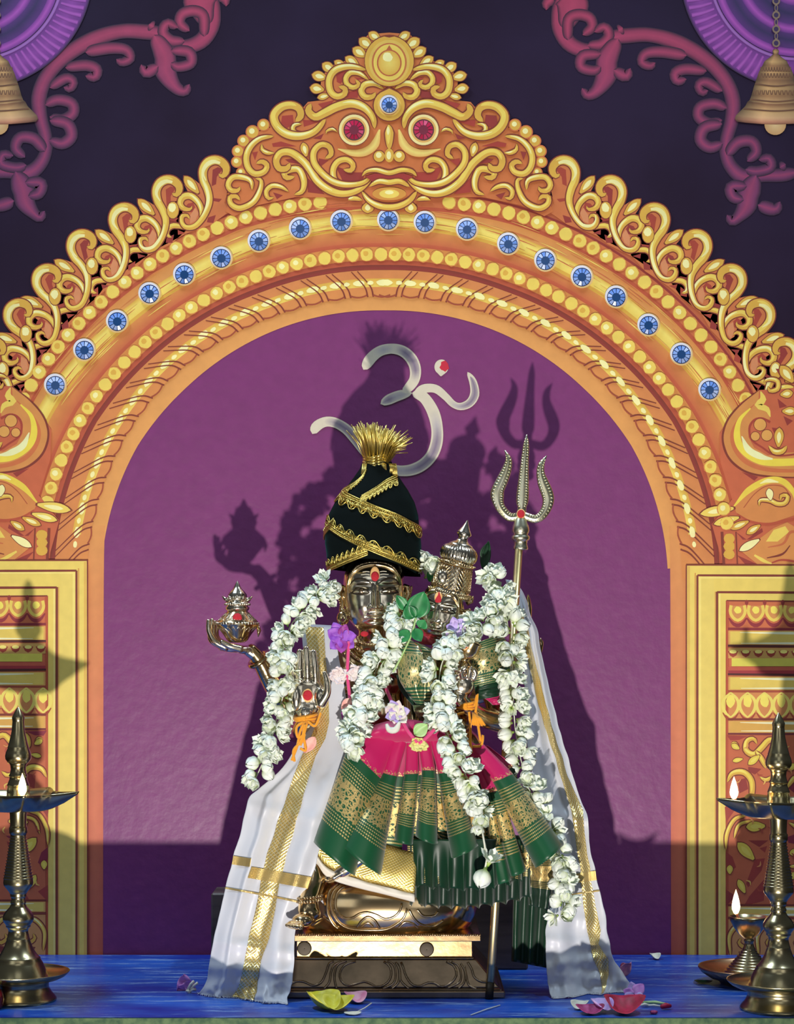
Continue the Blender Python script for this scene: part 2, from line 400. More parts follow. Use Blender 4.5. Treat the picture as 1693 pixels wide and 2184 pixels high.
for ph in [x*4.4-81.4 for x in range(38)]:                   # rope twists
    sgn = -1 if ph < 0 else 1
    for d in (0, 1.1):
        q = [pol(ph+d*sgn, rad('rope0', ph)-1), pol(ph+(d+.5+.012*abs(ph))*sgn, rad('rope0', ph)+22), pol(ph+(d+2.6+.05*abs(ph))*sgn, rad('rope1', ph)-2)]
        p.stroke(q, [3.4, 2.6, 2], BRN)
    q = [pol(ph-3.3*sgn+u*3.3*sgn, rad('rope0', ph)+3-5*math.sin(PI*u)) for u in (0, .2, .5, .8, 1)]
    p.stroke(q, 3.2, (160, 72, 44))
    x, y = pol(ph-1.8*sgn, rad('rope0', ph)+29); p.disc(x, y, 13, 6.5, PALE, n=9, rot=math.radians(ph), jag=.12)
    x, y = pol(ph+.5*sgn, rad('rope0', ph)+29); p.disc(x, y, 7, 4.5, PALE, n=8, rot=math.radians(ph), jag=.12)
p.build('rope_moulding', arch)
p = Paint(.0026)
ph = -80.5
while ph < 81: x, y = pol(ph, rad('bead1', ph)); p.bead(x, y, 13.5); ph += 2.42
p.build('inner_bead_row', arch)
for sg in (-1, 1):
    p = Paint(.0026); ph = 9.5
    while ph < 64.5: x, y = pol(ph*sg, rad('bead2', ph)); p.bead(x, y, 14); ph += 2.2
    p.build('outer_bead_row', arch)
# crest motifs, one of them traced, the rest turned about the arch centre
zm = tf(240, 330, 5.643); CC = (830.0, 1255.0); PH0 = 28.4
def crest(side, dph, sc):
    a = math.radians(dph)
    def T(l):
        out = []
        for x, y in zm(l):
            dx, dy = (x-CC[0])*sc, (y-CC[1])*sc
            X, Y = CC[0]+dx*math.cos(a)+dy*math.sin(a), CC[1]-dx*math.sin(a)+dy*math.cos(a)
            out.append((X, Y) if side == 0 else (2*CC[0]-X, Y))
        return out
    p = Paint(.0030); k = 1/5.643
    p.fill(T([(60,1460),(140,1380),(120,1180),(140,1000),(200,870),(270,830),(275,760),(380,730),(320,640),(305,540),(420,555),(505,610),(488,450),(560,320),(650,270),(770,310),(830,410),(800,500),(850,600),(830,800),(900,900),(700,1080),(400,1230)]), (206, 116, 64))
    for bl in ([(640,420),(700,380),(760,400),(700,500),(700,590),(650,620)], [(390,860),(450,840),(500,930),(440,960),(320,960)], [(650,1000),(740,960),(720,1060),(640,1060)], [(180,1100),(280,1090),(250,1130)], [(300,1190),(400,1220),(310,1250)], [(690,760),(790,760),(760,800),(690,795)]):
        p.fill(T(bl), R.choice([DRED, (168, 64, 46)]))
    p.fill(T([(480,900),(530,960),(500,1060),(440,1100),(430,1000)]), (216, 140, 92))
    p.brush(T([(240,1290),(185,1270),(175,1200),(240,1145),(340,1150),(400,1185)]), [40*k, 60*k, 60*k, 35*k])
    p.brush(T([(560,1060),(562,930),(510,830),(410,765),(320,790),(295,870),(345,925),(425,925),(440,880)]), [25*k, 60*k, 75*k, 80*k, 60*k, 30*k])
    p.leaf(T([(305,535)])[0], T([(500,720)])[0], 115*k)
    p.brush(T([(430,1050),(400,1005),(340,1020),(340,1095),(400,1150),(500,1130),(580,1030),(630,900),(640,780),(600,660),(545,560),(525,440),(565,345),(645,300),(730,310),(795,370),(800,440),(760,485),(715,460)]), [35*k, 50*k, 55*k, 65*k, 85*k, 95*k, 110*k, 95*k, 50*k])
    p.stroke(T([(575,560),(525,470),(560,370),(640,320),(720,330)]), [10*k, 40*k, 55*k, 30*k], (244, 234, 158))
    x, y = T([(215, 960)])[0]; p.disc(x, y, 14, 20, BRN, n=14); p.disc(x, y, 12.5, 18, GOLD, n=14); p.disc(x-1, y-5, 8, 10, PALE, n=8, jag=.15)
    p.build('crest_scroll', arch)
PHS = [22.0, 28.4, 34.9, 41.1, 47.2, 52.8, 58.6, 64.4]
for side in (0, 1):
    for ph in PHS: crest(side, ph-PH0, 1.0+(.012 if ph > 40 else 0)+(-.006 if ph < 25 else 0))
# lion face
z1 = tf(480, 60, 4.703); z2 = tf(480, 240, 4.703); q_ = 1/4.703
p = Paint(.004)
sil = z1([(1646,45),(1440,60),(1370,130),(1400,230),(1230,320),(1050,380),(960,500),(960,640),(1000,720),(830,740),(780,800),(660,745),(530,790),(455,900),(450,1000),(300,1050)])+z2([(180,260),(120,380),(120,520),(170,610),(60,640),(20,720),(40,900),(0,990),(90,1040),(330,930),(700,850),(1000,850),(1350,860),(1420,990),(1646,1000)])
p.fill(sil+mx(sil)[::-1], (208, 116, 60))
for s_ in (0, 1):
    X = (lambda l: l) if s_ == 0 else mx
    for bl in (z1([(1110,440),(1230,430),(1160,560),(1120,540)]), z1([(1290,490),(1420,510),(1330,520)]), z1([(1230,640),(1340,620),(1330,700),(1210,700)]), z1([(930,760),(1100,720),(1000,830)]), z1([(570,880),(680,870),(690,960),(610,1010),(560,950)]), z1([(780,920),(980,930),(790,990)]),
               z2([(470,310),(560,290),(720,340),(480,345)]), z2([(270,400),(330,390),(300,480)]), z2([(600,470),(680,460),(750,520),(640,500)]), z2([(940,460),(1040,480),(960,540),(1000,650),(930,600)]), z2([(1110,540),(1300,600),(1400,600),(1380,690),(1180,690)]), z2([(820,650),(900,720),(1000,820),(830,800)]), z2([(480,800),(580,830),(520,870)]), z2([(880,260),(990,210),(960,270)])):
        p.fill(X(bl), R.choice([DRED, (170, 60, 46)]))
    for tp, bs, wd in (((1440,45),(1560,120),90),((1345,105),(1475,200),110),((1280,200),(1415,285),105),((1205,290),(1335,370),90),((1095,330),(1215,395),75),((975,355),(1100,435),100),((870,465),(1020,500),100),((850,595),(990,620),100),((925,700),(1050,670),65)):
        p.leaf(X(z1([tp]))[0], X(z1([bs]))[0], wd*q_)
    for bx, by, r in ((385,125,52),(275,195,58),(185,285,52),(130,388,52),(118,495,48),(160,600,40)):
        x, y = X(z2([(bx, by)]))[0]; p.disc(x, y, (r+12)*q_, c=(206, 110, 60)); p.disc(x, y, r*q_, c=GOLD); p.disc(x-1.5, y-2, r*.5*q_, c=PALE, n=9)
    for pts, wd in ((z1([(1590,610),(1500,555),(1405,565),(1365,630),(1405,690),(1480,685),(1510,640)]), 62), (z1([(1440,520),(1350,455),(1262,445),(1212,500),(1225,565),(1290,595),(1340,560),(1305,515)]), 52),
                    (z1([(1420,420),(1260,385),(1115,415),(1045,510),(1055,630),(1120,685),(1195,660),(1200,605),(1135,585)]), 66),
                    (z1([(775,960),(692,975),(685,1035),(765,1065),(860,1040)]), 44), (z1([(1010,910),(900,1035),(760,1082),(620,1062),(522,985),(490,880),(560,795),(660,772),(738,805),(758,880),(705,940)]), 82),
                    (z1([(1500,1010),(1482,900),(1400,800),(1270,755),(1120,790),(1000,850),(905,890),(835,830),(862,755)]), 84),
                    (z2([(490,235),(350,262),(252,345),(212,450),(232,555),(300,615),(390,595),(420,530),(370,492),(310,512)]), 60), (z2([(500,405),(430,405),(372,372),(368,312)]), 42),
                    (z2([(640,795),(560,745),(470,735),(412,790),(432,860),(492,850)]), 46), (z2([(690,825),(772,790),(790,685),(742,575),(655,572),(592,610),(622,655),(700,642)]), 62),
                    (z2([(1475,650),(1350,770),(1200,815),(1060,785),(930,690),(850,570),(780,485),(662,402),(560,405),(512,480),(542,560),(620,560),(650,505)]), 74),
                    (z2([(1420,690),(1250,735),(1110,690),(1082,580),(1132,492),(1222,472),(1282,522),(1262,580),(1185,572)]), 58), (z2([(1480,628),(1380,705),(1220,725),(1080,690),(965,600),(892,500),(890,392),(960,322),(1042,342),(1062,420),(1002,462)]), 62),
                    (z2([(300,660),(360,680),(350,780),(280,900),(150,960),(60,920),(50,850),(110,840),(150,880)]), 55), (z2([(270,780),(260,690),(180,650),(80,650),(30,720),(60,780),(130,780),(150,740)]), 55)):
        p.brush(X(pts), wd*q_*1.0)
    p.leaf(X(z2([(780,300)]))[0], X(z2([(815,440)]))[0], 80*q_)
    p.stroke(X(z2([(1550,170),(1500,320),(1400,395),(1280,405),(1130,365)])), [4, 18, 18, 14, 2], (244, 220, 120), c_edge=(232, 178, 92))
    p.brush(X(z2([(1130,200),(1080,165),(1020,185),(1010,220)])), 7)
    x, y = X(z2([(1545,440)]))[0]; p.disc(x, y, 64*q_, c=BRN); p.disc(x, y, 56*q_, c=GOLD); p.disc(x-1, y-3, 30*q_, c=PALE, n=9)
    p.brush(X(z2([(1230,880),(1300,860),(1380,880)])), 11)
    p.leaf(X(z2([(1430,1010)]))[0], X(z2([(1430,900)]))[0], 120*q_)
# axial parts of the face
c0 = z1([(1646, 330)])[0]
p.disc(c0[0], c0[1], 252*q_, 262*q_, BRN, 40); p.fill([(830, 60+95/4.703)]+[(c0[0]+246*q_*math.sin(a), c0[1]-252*q_*math.cos(a)) for a in [PI*2*(i+1)/30 for i in range(29)]], GOLD)
p.disc(c0[0], c0[1]+2, 205*q_, 222*q_, (226, 186, 84), 36); p.disc(c0[0], c0[1]+3, 176*q_, 196*q_, (196, 110, 58), 36); p.disc(c0[0], c0[1]+3, 158*q_, 182*q_, YEL, 36, cc=GOLD)
p.fill([(830, c0[1]-160*q_)]+[(c0[0]+125*q_*math.sin(a), c0[1]+4-135*q_*math.cos(a)) for a in [PI*2*(i+1)/26 for i in range(25)]], (188, 96, 54)); p.disc(c0[0], c0[1]+4, 110*q_, 122*q_, GOLD, 30, cc=(244, 216, 104)); p.disc(c0[0]-4, c0[1]-8, 50*q_, 46*q_, PALE, 12, jag=.1)
c1 = z1([(1646, 775)])[0]
p.fill([(830, 60+585/4.703)]+[(c1[0]+168*q_*math.sin(a), c1[1]-165*q_*math.cos(a)) for a in [PI*2*(i+1.5)/26 for i in range(23)]], BRN)
p.fill([(830, 60+605/4.703)]+[(c1[0]+156*q_*math.sin(a), c1[1]-154*q_*math.cos(a)) for a in [PI*2*(i+1.5)/26 for i in range(23)]], GOLD); p.disc(c1[0], c1[1], 118*q_, 112*q_, (236, 196, 92), 30); p.disc(c1[0], c1[1], 96*q_, c=(200, 118, 60), n=24)
p.brush(z2([(1646,120),(1646,200),(1646,280),(1646,375)]), [14, 19, 15, 12]); p.disc(830, 240+430*q_, 10, 15, GOLD, 14); p.disc(829, 240+430*q_, 5, 9, PALE, 10)
p.fill(z2([(1400,640),(1500,610),(1646,630),(1790,610),(1890,640),(1800,700),(1646,680),(1490,700)]), (160, 50, 44))
for pts, wd in ((z2([(1370,640),(1420,590),(1520,575),(1646,605),(1772,575),(1872,590),(1922,640)]), 46), (z2([(1440,745),(1540,690),(1646,700),(1752,690),(1852,745)]), 52), (z2([(1370,790),(1440,880),(1540,935),(1646,950),(1752,935),(1852,880),(1922,790)]), 58)):
    p.brush(pts, wd*q_)
x, y = z2([(1646, 815)])[0]; p.disc(x, y, 170*q_, 66*q_, (216, 150, 62), 24); p.disc(x, y, 100*q_, 44*q_, YEL, 18); p.disc(x, y-3, 44*q_, 20*q_, PALE, 12)
mask = p.build('lion_face_crest', arch); tag(mask, 'yellow and red lion face painted at the top of the arch')
def gem(x, y, r, tilt=0, red=False, name='blue_gem', parent=arch, off=.007):
    p = Paint(off)
    if red: p.disc(x, y, r*1.62, r*1.64, BRN, 30); p.disc(x, y, r*1.54, r*1.56, (244, 226, 150), 30); p.disc(x, y, r*1.28, r*1.3, (230, 176, 90), 30); p.disc(x, y, r*1.08, r*1.1, (90, 40, 44), 26)
    else: p.disc(x, y-1, r*1.3, r*1.3, (226, 190, 130), 26); p.disc(x-1.5, y-3, r*1.18, r*1.16, (226, 226, 236), 26); p.disc(x, y, r*1.04, r*1.06, (26, 44, 92), 26)
    y0 = WALL-p.off; n = 12; lift = .0035
    dark, mid_, lite = ((120, 18, 50), (200, 52, 80), (232, 160, 190)) if red else ((32, 70, 120), (110, 150, 226), (196, 212, 248))
    for i in range(n):
        a0, a1 = 2*PI*(i+.1)/n, 2*PI*(i+.9)/n; c = mix(mid_, lite, R.random()**2) if not red else mix((190, 40, 76), (224, 96, 130), R.random()**2)
        q = [(x+r*.97*math.cos(a0), y+r*.97*math.sin(a0), 0), (x+r*.97*math.cos(a1), y+r*.97*math.sin(a1), 0), (x+r*.46*math.cos(a1), y+r*.46*math.sin(a1), lift), (x+r*.46*math.cos(a0), y+r*.46*math.sin(a0), lift)]
        b0 = len(p.v)
        for u in q: p.v.append(P(u[0], u[1], y0-u[2])); p.c.append(lin(c))
        p.f.append((b0, b0+1, b0+2, b0+3))
    b0 = len(p.v); p.v.append(P(x, y, y0-lift)); p.c.append(lin(dark))
    for i in range(n): p.v.append(P(x+r*.5*math.cos(2*PI*i/n), y+r*.5*math.sin(2*PI*i/n), y0-lift)); p.c.append(lin(dark))
    for i in range(n): p.f.append((b0, b0+1+i, b0+1+(i+1) % n))
    return p.build(name, parent, M['gem'])
M['gem'] = paint_mat('gem_stone', .12, .02)
for x, y in ((118,822),(180,747),(250,686),(319,627),(393,586),(472,551),(552,515),(640,488),(728,473),(828,470),(906,475),(996,490),(1084,521),(1163,556),(1241,591),(1314,634),(1383,694),(1453,756),(1513,832)): gem(x, y, 19)
gem(830, 224, 16, off=.012)
for x in (755, 903): gem(x, 277, 21, red=True, name='red_eye_gem', parent=mask, off=.012)
# springer scrolls and birds at the feet of the arch
zs = tf(1493, 780, 4.853); q5 = 1/4.853
for side in (0, 1):
    X = (lambda l: [(2*822-x, y-8) for x, y in zs(l)]) if side == 0 else (lambda l: zs(l))
    p = Paint(.004)
    p.fill(X([(420,380),(610,250),(800,250),(1200,200),(1200,2070),(240,2070),(120,1640),(330,1380),(210,1000),(200,700)]), (200, 100, 62))
    for bl in ([(800,340),(900,420),(820,440)],[(860,520),(960,570),(900,620)],[(430,1100),(600,1150),(560,1190)],[(370,1720),(480,1800),(640,1680),(650,1720),(520,1800),(440,1800)],[(380,1960),(580,2050),(470,2060)],[(780,30),(860,40),(850,150)],[(740,640),(820,650),(790,760)]): p.fill(X(bl), DRED)
    p.fill(X([(610,250),(420,400),(280,570),(232,760),(300,960),(480,1100),(760,1150),(1200,1160),(1200,880),(900,900),(700,930),(560,850),(500,740),(500,640),(560,560),(640,540),(720,560),(720,520),(600,400)]), (214, 142, 72))
    p.stroke(X([(610,250),(420,400),(280,570),(232,760),(300,960),(480,1100),(760,1150),(1200,1160)]), [2, 4, 5, 4, 2], BRN)
    p.stroke(X([(560,400),(400,560),(330,720),(370,880),(500,1010),(740,1080),(1200,1090)]), [2, 8, 10, 8, 5], (206, 112, 62))
    p.stroke(X([(520,440),(410,560),(380,720),(425,850),(560,955),(750,1000),(1200,985)]), [3, 14, 17, 16, 15], (240, 216, 72)); p.stroke(X([(430,730),(500,870),(640,945),(750,965)]), [2, 14, 14, 3], (240, 240, 176))
    p.stroke(X([(625,265),(650,350),(595,410),(690,450),(725,530)]), [2, 15, 13, 12, 2], YEL)
    p.stroke(X([(725,585),(640,545),(560,562),(510,640),(530,760),(640,845),(800,930),(1100,900)]), [5, 5, 4, 4, 4], (166, 62, 46))
    for x, y, r in ((620,610,62),(690,720,56),(570,730,45)):
        (x, y), = X([(x, y)]); p.disc(x, y, (r+7)*q5, c=BRN, n=16); p.disc(x, y, r*q5, c=(224, 162, 80), n=16)
    p.brush(X([(705,825),(770,890),(850,885),(900,825)]), 11); p.leaf(X([(820,640)])[0], X([(810,840)])[0], 20)
    p.leaf(X([(960,280)])[0], X([(830,300)])[0], 18); p.leaf(X([(1000,470)])[0], X([(850,470)])[0], 18); p.leaf(X([(830,0)])[0], X([(960,170)])[0], 24); p.brush(X([(650,170),(720,140),(800,160),(800,240),(720,260),(700,210)]), 9)
    p.fill(X([(345,1460),(500,1300),(700,1190),(900,1230),(1000,1330),(1200,1340),(1200,1560),(971,1550),(700,1640),(500,1600),(380,1530)]), (214, 136, 70))
    p.stroke(X([(350,1455),(500,1290),(690,1190),(850,1195),(960,1300),(1000,1400)]), [3, 13, 14, 13, 8], (238, 208, 72)); p.stroke(X([(620,1220),(700,1190),(810,1205)]), [2, 9, 2], PALE)
    p.stroke(X([(380,1530),(520,1610),(700,1640),(900,1600),(1200,1550)]), [2, 6, 6, 3], (184, 80, 50)); p.stroke(X([(450,1470),(560,1330),(690,1245),(850,1250),(930,1340)]), 2, (176, 84, 48))
    p.brush(X([(610,1460),(620,1395),(720,1395),(800,1430),(880,1420),(905,1350),(840,1345),(830,1400)]), 9); p.leaf(X([(710,1270)])[0], X([(730,1390)])[0], 15, PALE)
    p.leaf(X([(0,1535)])[0], X([(345,1475)])[0], 21, YEL); p.leaf(X([(140,1640)])[0], X([(400,1570)])[0], 17, YEL); p.leaf(X([(310,1690)])[0], X([(500,1610)])[0], 15); p.leaf(X([(480,1740)])[0], X([(620,1650)])[0], 15)
    p.fill(X([(400,1900),(600,1800),(760,1680),(900,1620),(1000,1680),(1200,1750),(1200,2060),(600,2060)]), (216, 142, 72)); p.fill(X([(680,1820),(760,1700),(880,1660),(920,1720),(800,1820)]), YEL)
    p.leaf(X([(405,1915)])[0], X([(610,1800)])[0], 16, PALE); p.stroke(X([(690,1990),(850,1950),(930,1860)]), [2, 5, 2], BRN); p.stroke(X([(560,1960),(660,2020),(740,2050)]), [4, 8, 3], YEL); p.stroke(X([(700,1880),(860,1840),(940,1720),(1100,1750)]), [2, 6, 6], (200, 106, 60)); p.stroke(X([(740,2040),(860,2010),(1100,2050)]), [3, 5, 3], (178, 70, 48))
    p.stroke(X([(225,1720),(235,1900),(245,2060)]), 6, BRN)
    for y in (1790, 1870, 1950): (x0, y0), = X([(300, y)]); p.disc(x0, y0, 12, 11, GOLD, 12, jag=.06)
    p.stroke(X([(370,1720),(385,2060)]), 3, BRN)
    tag(p.build('springer_scroll', arch), 'yellow scroll and bird painted above the %s pillar' % ('left', 'right')[side])
# pillars
for side in (0, 1):
    dy = -10 if side == 0 else 0; p = Paint(.006)
    xf = (lambda x: 2*825-x) if side == 0 else (lambda x: x)
    def rect(x0, y0, x1, y1, c): p.fill([(xf(x0), y0+dy), (xf(x1), y0+dy), (xf(x1), y1+dy), (xf(x0), y1+dy)], c)
    def ln(x0, y0, x1, y1, w_=3.4, c=BRN): p.stroke([(xf(x0), y0+dy), (xf((x0+x1)/2)+R.uniform(-.6, .6), (y0+y1)/2+dy), (xf(x1), y1+dy)], [w_, w_*1.2, w_], c, n=10)
    def pl(l): return [(xf(x), y+dy) for x, y in l]
    XR, YB = 1752, 2055
    rect(1463, 1205, XR, YB, (236, 208, 100)); ln(1463.5, 1205, 1463.5, YB, 3); ln(1463, 1205, XR, 1205, 3)
    rect(1466, 1208, 1471, YB, (224, 180, 84)); rect(1481, 1222, 1484, YB, (214, 156, 72))
    ln(1487, 1227, 1487, YB, 4.5); ln(1487, 1227, XR, 1228, 4.2); rect(1490, 1232, 1495, YB, (244, 222, 120)); rect(1490, 1230, XR, 1234, (244, 222, 120))
    rect(1495, 1234, 1522, YB, (234, 208, 104)); ln(1529, 1262, 1529, YB, 5); ln(1529, 1263, XR, 1264, 4.5); rect(1533, 1266, 1536, YB, (246, 226, 130)); rect(1524, 1262, 1526.5, YB, (214, 160, 76))
    rect(1548, 1281, XR, YB, (206, 110, 66)); ln(1549, 1281, 1549, YB, 3, (176, 74, 46)); ln(1549, 1281, XR, 1283, 3)
    ln(1552, 1282, 1552, YB, 5, RED)
    for i in range(5):                                      # upper row of lotus petals
        x = 1573+i*38.5
        p.stroke(pl([(x-19, 1318), (x-10, 1330), (x, 1334), (x+10, 1330), (x+19, 1318)]), [3, 9, 3], (150, 46, 52))
        p.fill(pl([(x-16, 1292), (x-17, 1305), (x-12, 1318), (x, 1326), (x+12, 1318), (x+17, 1305), (x+16, 1292)]), (214, 146, 78))
        p.stroke(pl([(x-14, 1291), (x-16, 1305), (x-10, 1317), (x, 1323), (x+10, 1317), (x+16, 1305), (x+14, 1291)]), 6.5, YEL)
        (a, b_), = pl([(x, 1301)]); p.disc(a, b_, 7.5, 8, (246, 226, 96), 10, jag=.12)
        (a, b_), = pl([(x+19, 1285)]); p.disc(a, b_, 4, 6, DRED, 8)
    def band(y0, y1, c=(232, 202, 92)):
        rect(1553, y0, XR, y1, (222, 166, 84)); rect(1557, y0+2, XR, y1-2, c); p.stroke(pl([(1578, y0+4), (1640, y0+5), (XR, y0+6)]), [1, 5, 6], (246, 244, 196)); p.stroke(pl([(1580, y1-4), (1640, y1-4), (XR, y1-4)]), [1, 4, 5], (246, 244, 196))
    ln(1552, 1341, XR, 1343, 5, (140, 40, 48)); band(1345, 1376); ln(1552, 1377, XR, 1379, 4.5, (90, 36, 26))
    rect(1553, 1382, XR, 1404, (214, 164, 84))
    for i in range(7):
        x = 1563+i*27; p.fill(pl([(x-11, 1389), (x, 1387), (x+11, 1389), (x+7, 1398), (x, 1402), (x-7, 1398)]), (160, 58, 40)); (a, b_), = pl([(x, 1390)]); p.disc(a, b_, 8, 4, (246, 230, 120), 9)
    rect(1560, 1404, XR, 1421, (222, 210, 84)); rect(1553, 1422, XR, 1430, (200, 92, 66)); rect(1553, 1430, XR, 1437, (164, 48, 54)); ln(1552, 1438, XR, 1440, 4, (80, 26, 26))
    band(1443, 1472); ln(1552, 1474, XR, 1476, 3.5, (170, 76, 50))
    rect(1553, 1477, XR, 1532, (216, 140, 78))
    for i in range(-0, 6):                                      # lower, pointed petals
        x = 1558+i*36
        p.stroke(pl([(x-17, 1520), (x-9, 1531), (x, 1535), (x+9, 1531), (x+17, 1520)]), [2, 6, 2], (166, 66, 44))
        for s_ in (-1, 1): p.stroke(pl([(x, 1477), (x+s_*13, 1490), (x+s_*17, 1505), (x+s_*11, 1520), (x, 1530)]), [3, 6, 7, 6, 3], (240, 220, 104))
        (a, b_), = pl([(x, 1495)]); p.disc(a, b_, 9, 14, (246, 226, 100), 12, jag=.1)
    ln(1552, 1534, XR, 1534, 3.5); band(1537, 1563, (222, 170, 78)); ln(1552, 1565, XR, 1566, 3.5, (120, 40, 44))
    rect(1553, 1568, XR, 1932, (200, 104, 64))
    zp = tf(1443, 1540, 4.2); w4 = 1/4.2
    for bl in ([(450,120),(640,125),(560,160),(480,165)],[(640,400),(760,420),(700,470),(640,440)],[(550,520),(620,500),(640,600),(560,640)],[(430,760),(520,790),(440,900)],[(640,1060),(820,1060),(740,1120)],[(740,1130),(810,1110),(790,1170)],[(440,1160),(500,1210),(530,1300),(470,1350),(440,1250)],[(700,1230),(790,1220),(760,1330),(640,1480),(620,1450)],[(440,1500),(530,1560),(440,1650)],[(650,1560),(790,1400),(780,1600),(600,1650)],[(990,1030),(1120,980),(1100,1100),(1000,1080)],[(1000,1500),(1100,1420),(1120,1600)],[(960,560),(1060,520),(1060,640)]):
        p.fill(pl(zp(bl)), R.choice([DRED, (140, 40, 56), (164, 60, 48)]))
    for pts, wd in (([(720,200),(690,150),(630,170),(620,250),(690,290),(760,230),(830,160),(900,190),(940,280)], 50), ([(560,250),(520,190),(480,200)], 40), ([(700,250),(760,330),(800,420)], 44), ([(450,540),(500,460),(600,450),(670,530),(670,670),(640,700)], 50), ([(740,490),(800,520),(860,480)], 40), ([(440,1150),(450,1000),(520,870),(620,840)], 34), ([(510,1050),(560,920),(700,880)], 28), ([(980,600),(1060,500),(1140,560),(1130,680)], 46), ([(1000,900),(1090,960),(1130,1100)], 40), ([(1000,1300),(1080,1300),(1120,1400)], 40)):
        p.brush(pl(zp(pts)), wd*w4, edge=(240, 212, 80), hi=(246, 226, 110))
    for tp, bs, wd in (((640,380),(740,300),60),((500,350),(590,330),40),((620,940),(790,930),90),((545,1080),(690,1230),95),((475,1280),(475,1360),55),((550,1410),(610,1530),60),((990,1400),(1090,1350),60),((1010,1180),(1100,1150),60),((980,420),(1080,380),60),((490,200),(560,240),50)):
        p.leaf(pl(zp([tp]))[0], pl(zp([bs]))[0], wd*w4, (232, 206, 76), (240, 220, 96))
    for i in range(26):
        x, y = R.uniform(1556, 1720), R.uniform(1580, 1925); a = R.uniform(0, PI)
        p.stroke(pl([(x, y), (x+9*math.cos(a), y+9*math.sin(a)), (x+14*math.cos(a+.5), y+14*math.sin(a+.5))]), [1, 4, 1], R.choice([(222, 150, 84), (176, 74, 52), (230, 190, 90)]))
    ln(1552, 1930, XR, 1931, 3.5); band(1933, 1955); ln(1552, 1958, XR, 1959, 4, (140, 60, 40))
    rect(1553, 1961, XR, YB, (214, 150, 84))
    for x in (1580, 1640, 1700): p.brush(pl([(x-22, 2040), (x-24, 1995), (x, 1970), (x+20, 1990), (x+12, 2020), (x-4, 2012), (x, 2000)]), 9); p.fill(pl([(x-6, 2030), (x+16, 2026), (x+6, 2048)]), BRN)
    tag(p.build('pillar', arch), '%s painted yellow pillar with red carved panel' % ('left', 'right')[side])
# ---- Om sign smeared on the niche in sandal paste
om = thing('om_symbol', 'cream Om sign smeared in sandal paste on the purple niche above the turban', 'symbol')
zo = tf(640, 720, 4.2325); ko = 1/4.2325
CRE, MUD, MU2 = (214, 204, 180), (128, 112, 134), (176, 168, 170)
p = Paint(.0020)
def paste(pts, wd, centre):
    q = zo(pts); p.stroke(q, [x*ko for x in wd], CRE, tip0=True, tip1=True)
    p.stroke(spline(q, 40)[3:-2], [x*ko*.72 for x in wd], centre, c_edge=[mix(c, CRE, .55) for c in centre], tip0=True, tip1=True)
paste([(1010,500),(900,520),(800,560),(725,600)], [60, 90, 95, 80], [CRE, MU2, MU2, MUD, MU2])
paste([(570,290),(640,185),(725,120),(830,100),(930,125),(1005,195),(1040,285),(1030,380),(975,455),(920,490)], [90, 100, 95, 90, 100, 105, 100, 90, 80], [CRE, CRE, MU2, CRE, MUD, MUD, MUD, CRE, CRE])
paste([(110,870),(150,800),(230,760),(320,770),(420,830),(500,920),(570,1010),(660,1100),(770,1165),(880,1200),(1000,1195),(1110,1145),(1195,1050),(1235,920),(1230,780),(1190,650),(1110,535),(1010,500)], [100, 90, 90, 95, 90, 90, 90, 95, 105, 105, 110, 105, 110, 100, 95], [CRE, MUD, MUD, MUD, MUD, MU2, MU2, MUD, MUD, MUD, MU2, CRE, CRE])
paste([(1030,505),(1110,462),(1220,462),(1310,530),(1380,600),(1450,622),(1530,590),(1575,510),(1560,400),(1510,310)], [60, 80, 75, 65, 60, 75, 85, 70, 45], [CRE, CRE, CRE, CRE, MU2, MUD, MUD, MUD, MUD])
ob = p.build('paste_stroke', om); 
p = Paint(.0020)
x, y = zo([(1275, 265)])[0]; p.fill([(x+15*math.sin(a), y-16*math.cos(a)) if abs(a-PI) > .5 else (x-1+6*math.sin(a), y-20*math.cos(a)) for a in [2*PI*i/22 for i in range(22)]], CRE); p.disc(x+7, y-2, 10, 12, (196, 30, 56), 13, jag=.2)
tag(p.build('paste_dot', om), 'cream paste dot with a red smear')
# ------------------------------------------------------------------ metals
def metal(name, c, rough, c2=None, scale=14, bump=0, bscale=120, lo=.35, hi=.7):
    m, nt, b = principled(name, c, rough, 1.0)
    if c2: vary(nt, b, c, c2, scale, lo, hi)
    if bump: add_bump(nt, b, bscale, bump, .001)
    return m
M['bronze'] = metal('polished_bronze', (.80, .62, .36), .17, (.70, .50, .26), 18, .05, 60)
M['face_bronze'] = metal('silvery_bronze', (.88, .81, .66), .19, (.82, .70, .50), 10)
M['old_bronze'] = metal('dull_bronze', (.36, .26, .17), .28, (.20, .15, .10), 16, .15, 80)
M['relief'] = metal('worn_bronze', (.50, .38, .25), .25, (.30, .22, .14), 30)
M['plate_bronze'] = metal('rubbed_bronze', (.84, .58, .30), .15, (.55, .37, .18), 22, .12, 70)
M['brass'] = metal('lamp_brass', (.54, .47, .27), .25, (.36, .31, .18), 12, .06, 50)
M['brass_dark'] = metal('lamp_brass_dark', (.38, .31, .17), .28, (.26, .20, .10), 12, .08, 60)
M['trident'] = metal('pale_brass', (.88, .87, .66), .30, (.78, .75, .50), 30)
M['groove'] = principled('dark_groove', (.035, .026, .016), .5, .6)[0]
M['kumkum'] = principled('kumkum', (.52, .02, .035), .9)[0]; add_bump(M['kumkum'].node_tree, M['kumkum'].node_tree.nodes['Principled BSDF'], 300, .8, .003)
M['sandal'] = principled('sandal_paste', (.83, .50, .20), .8)[0]
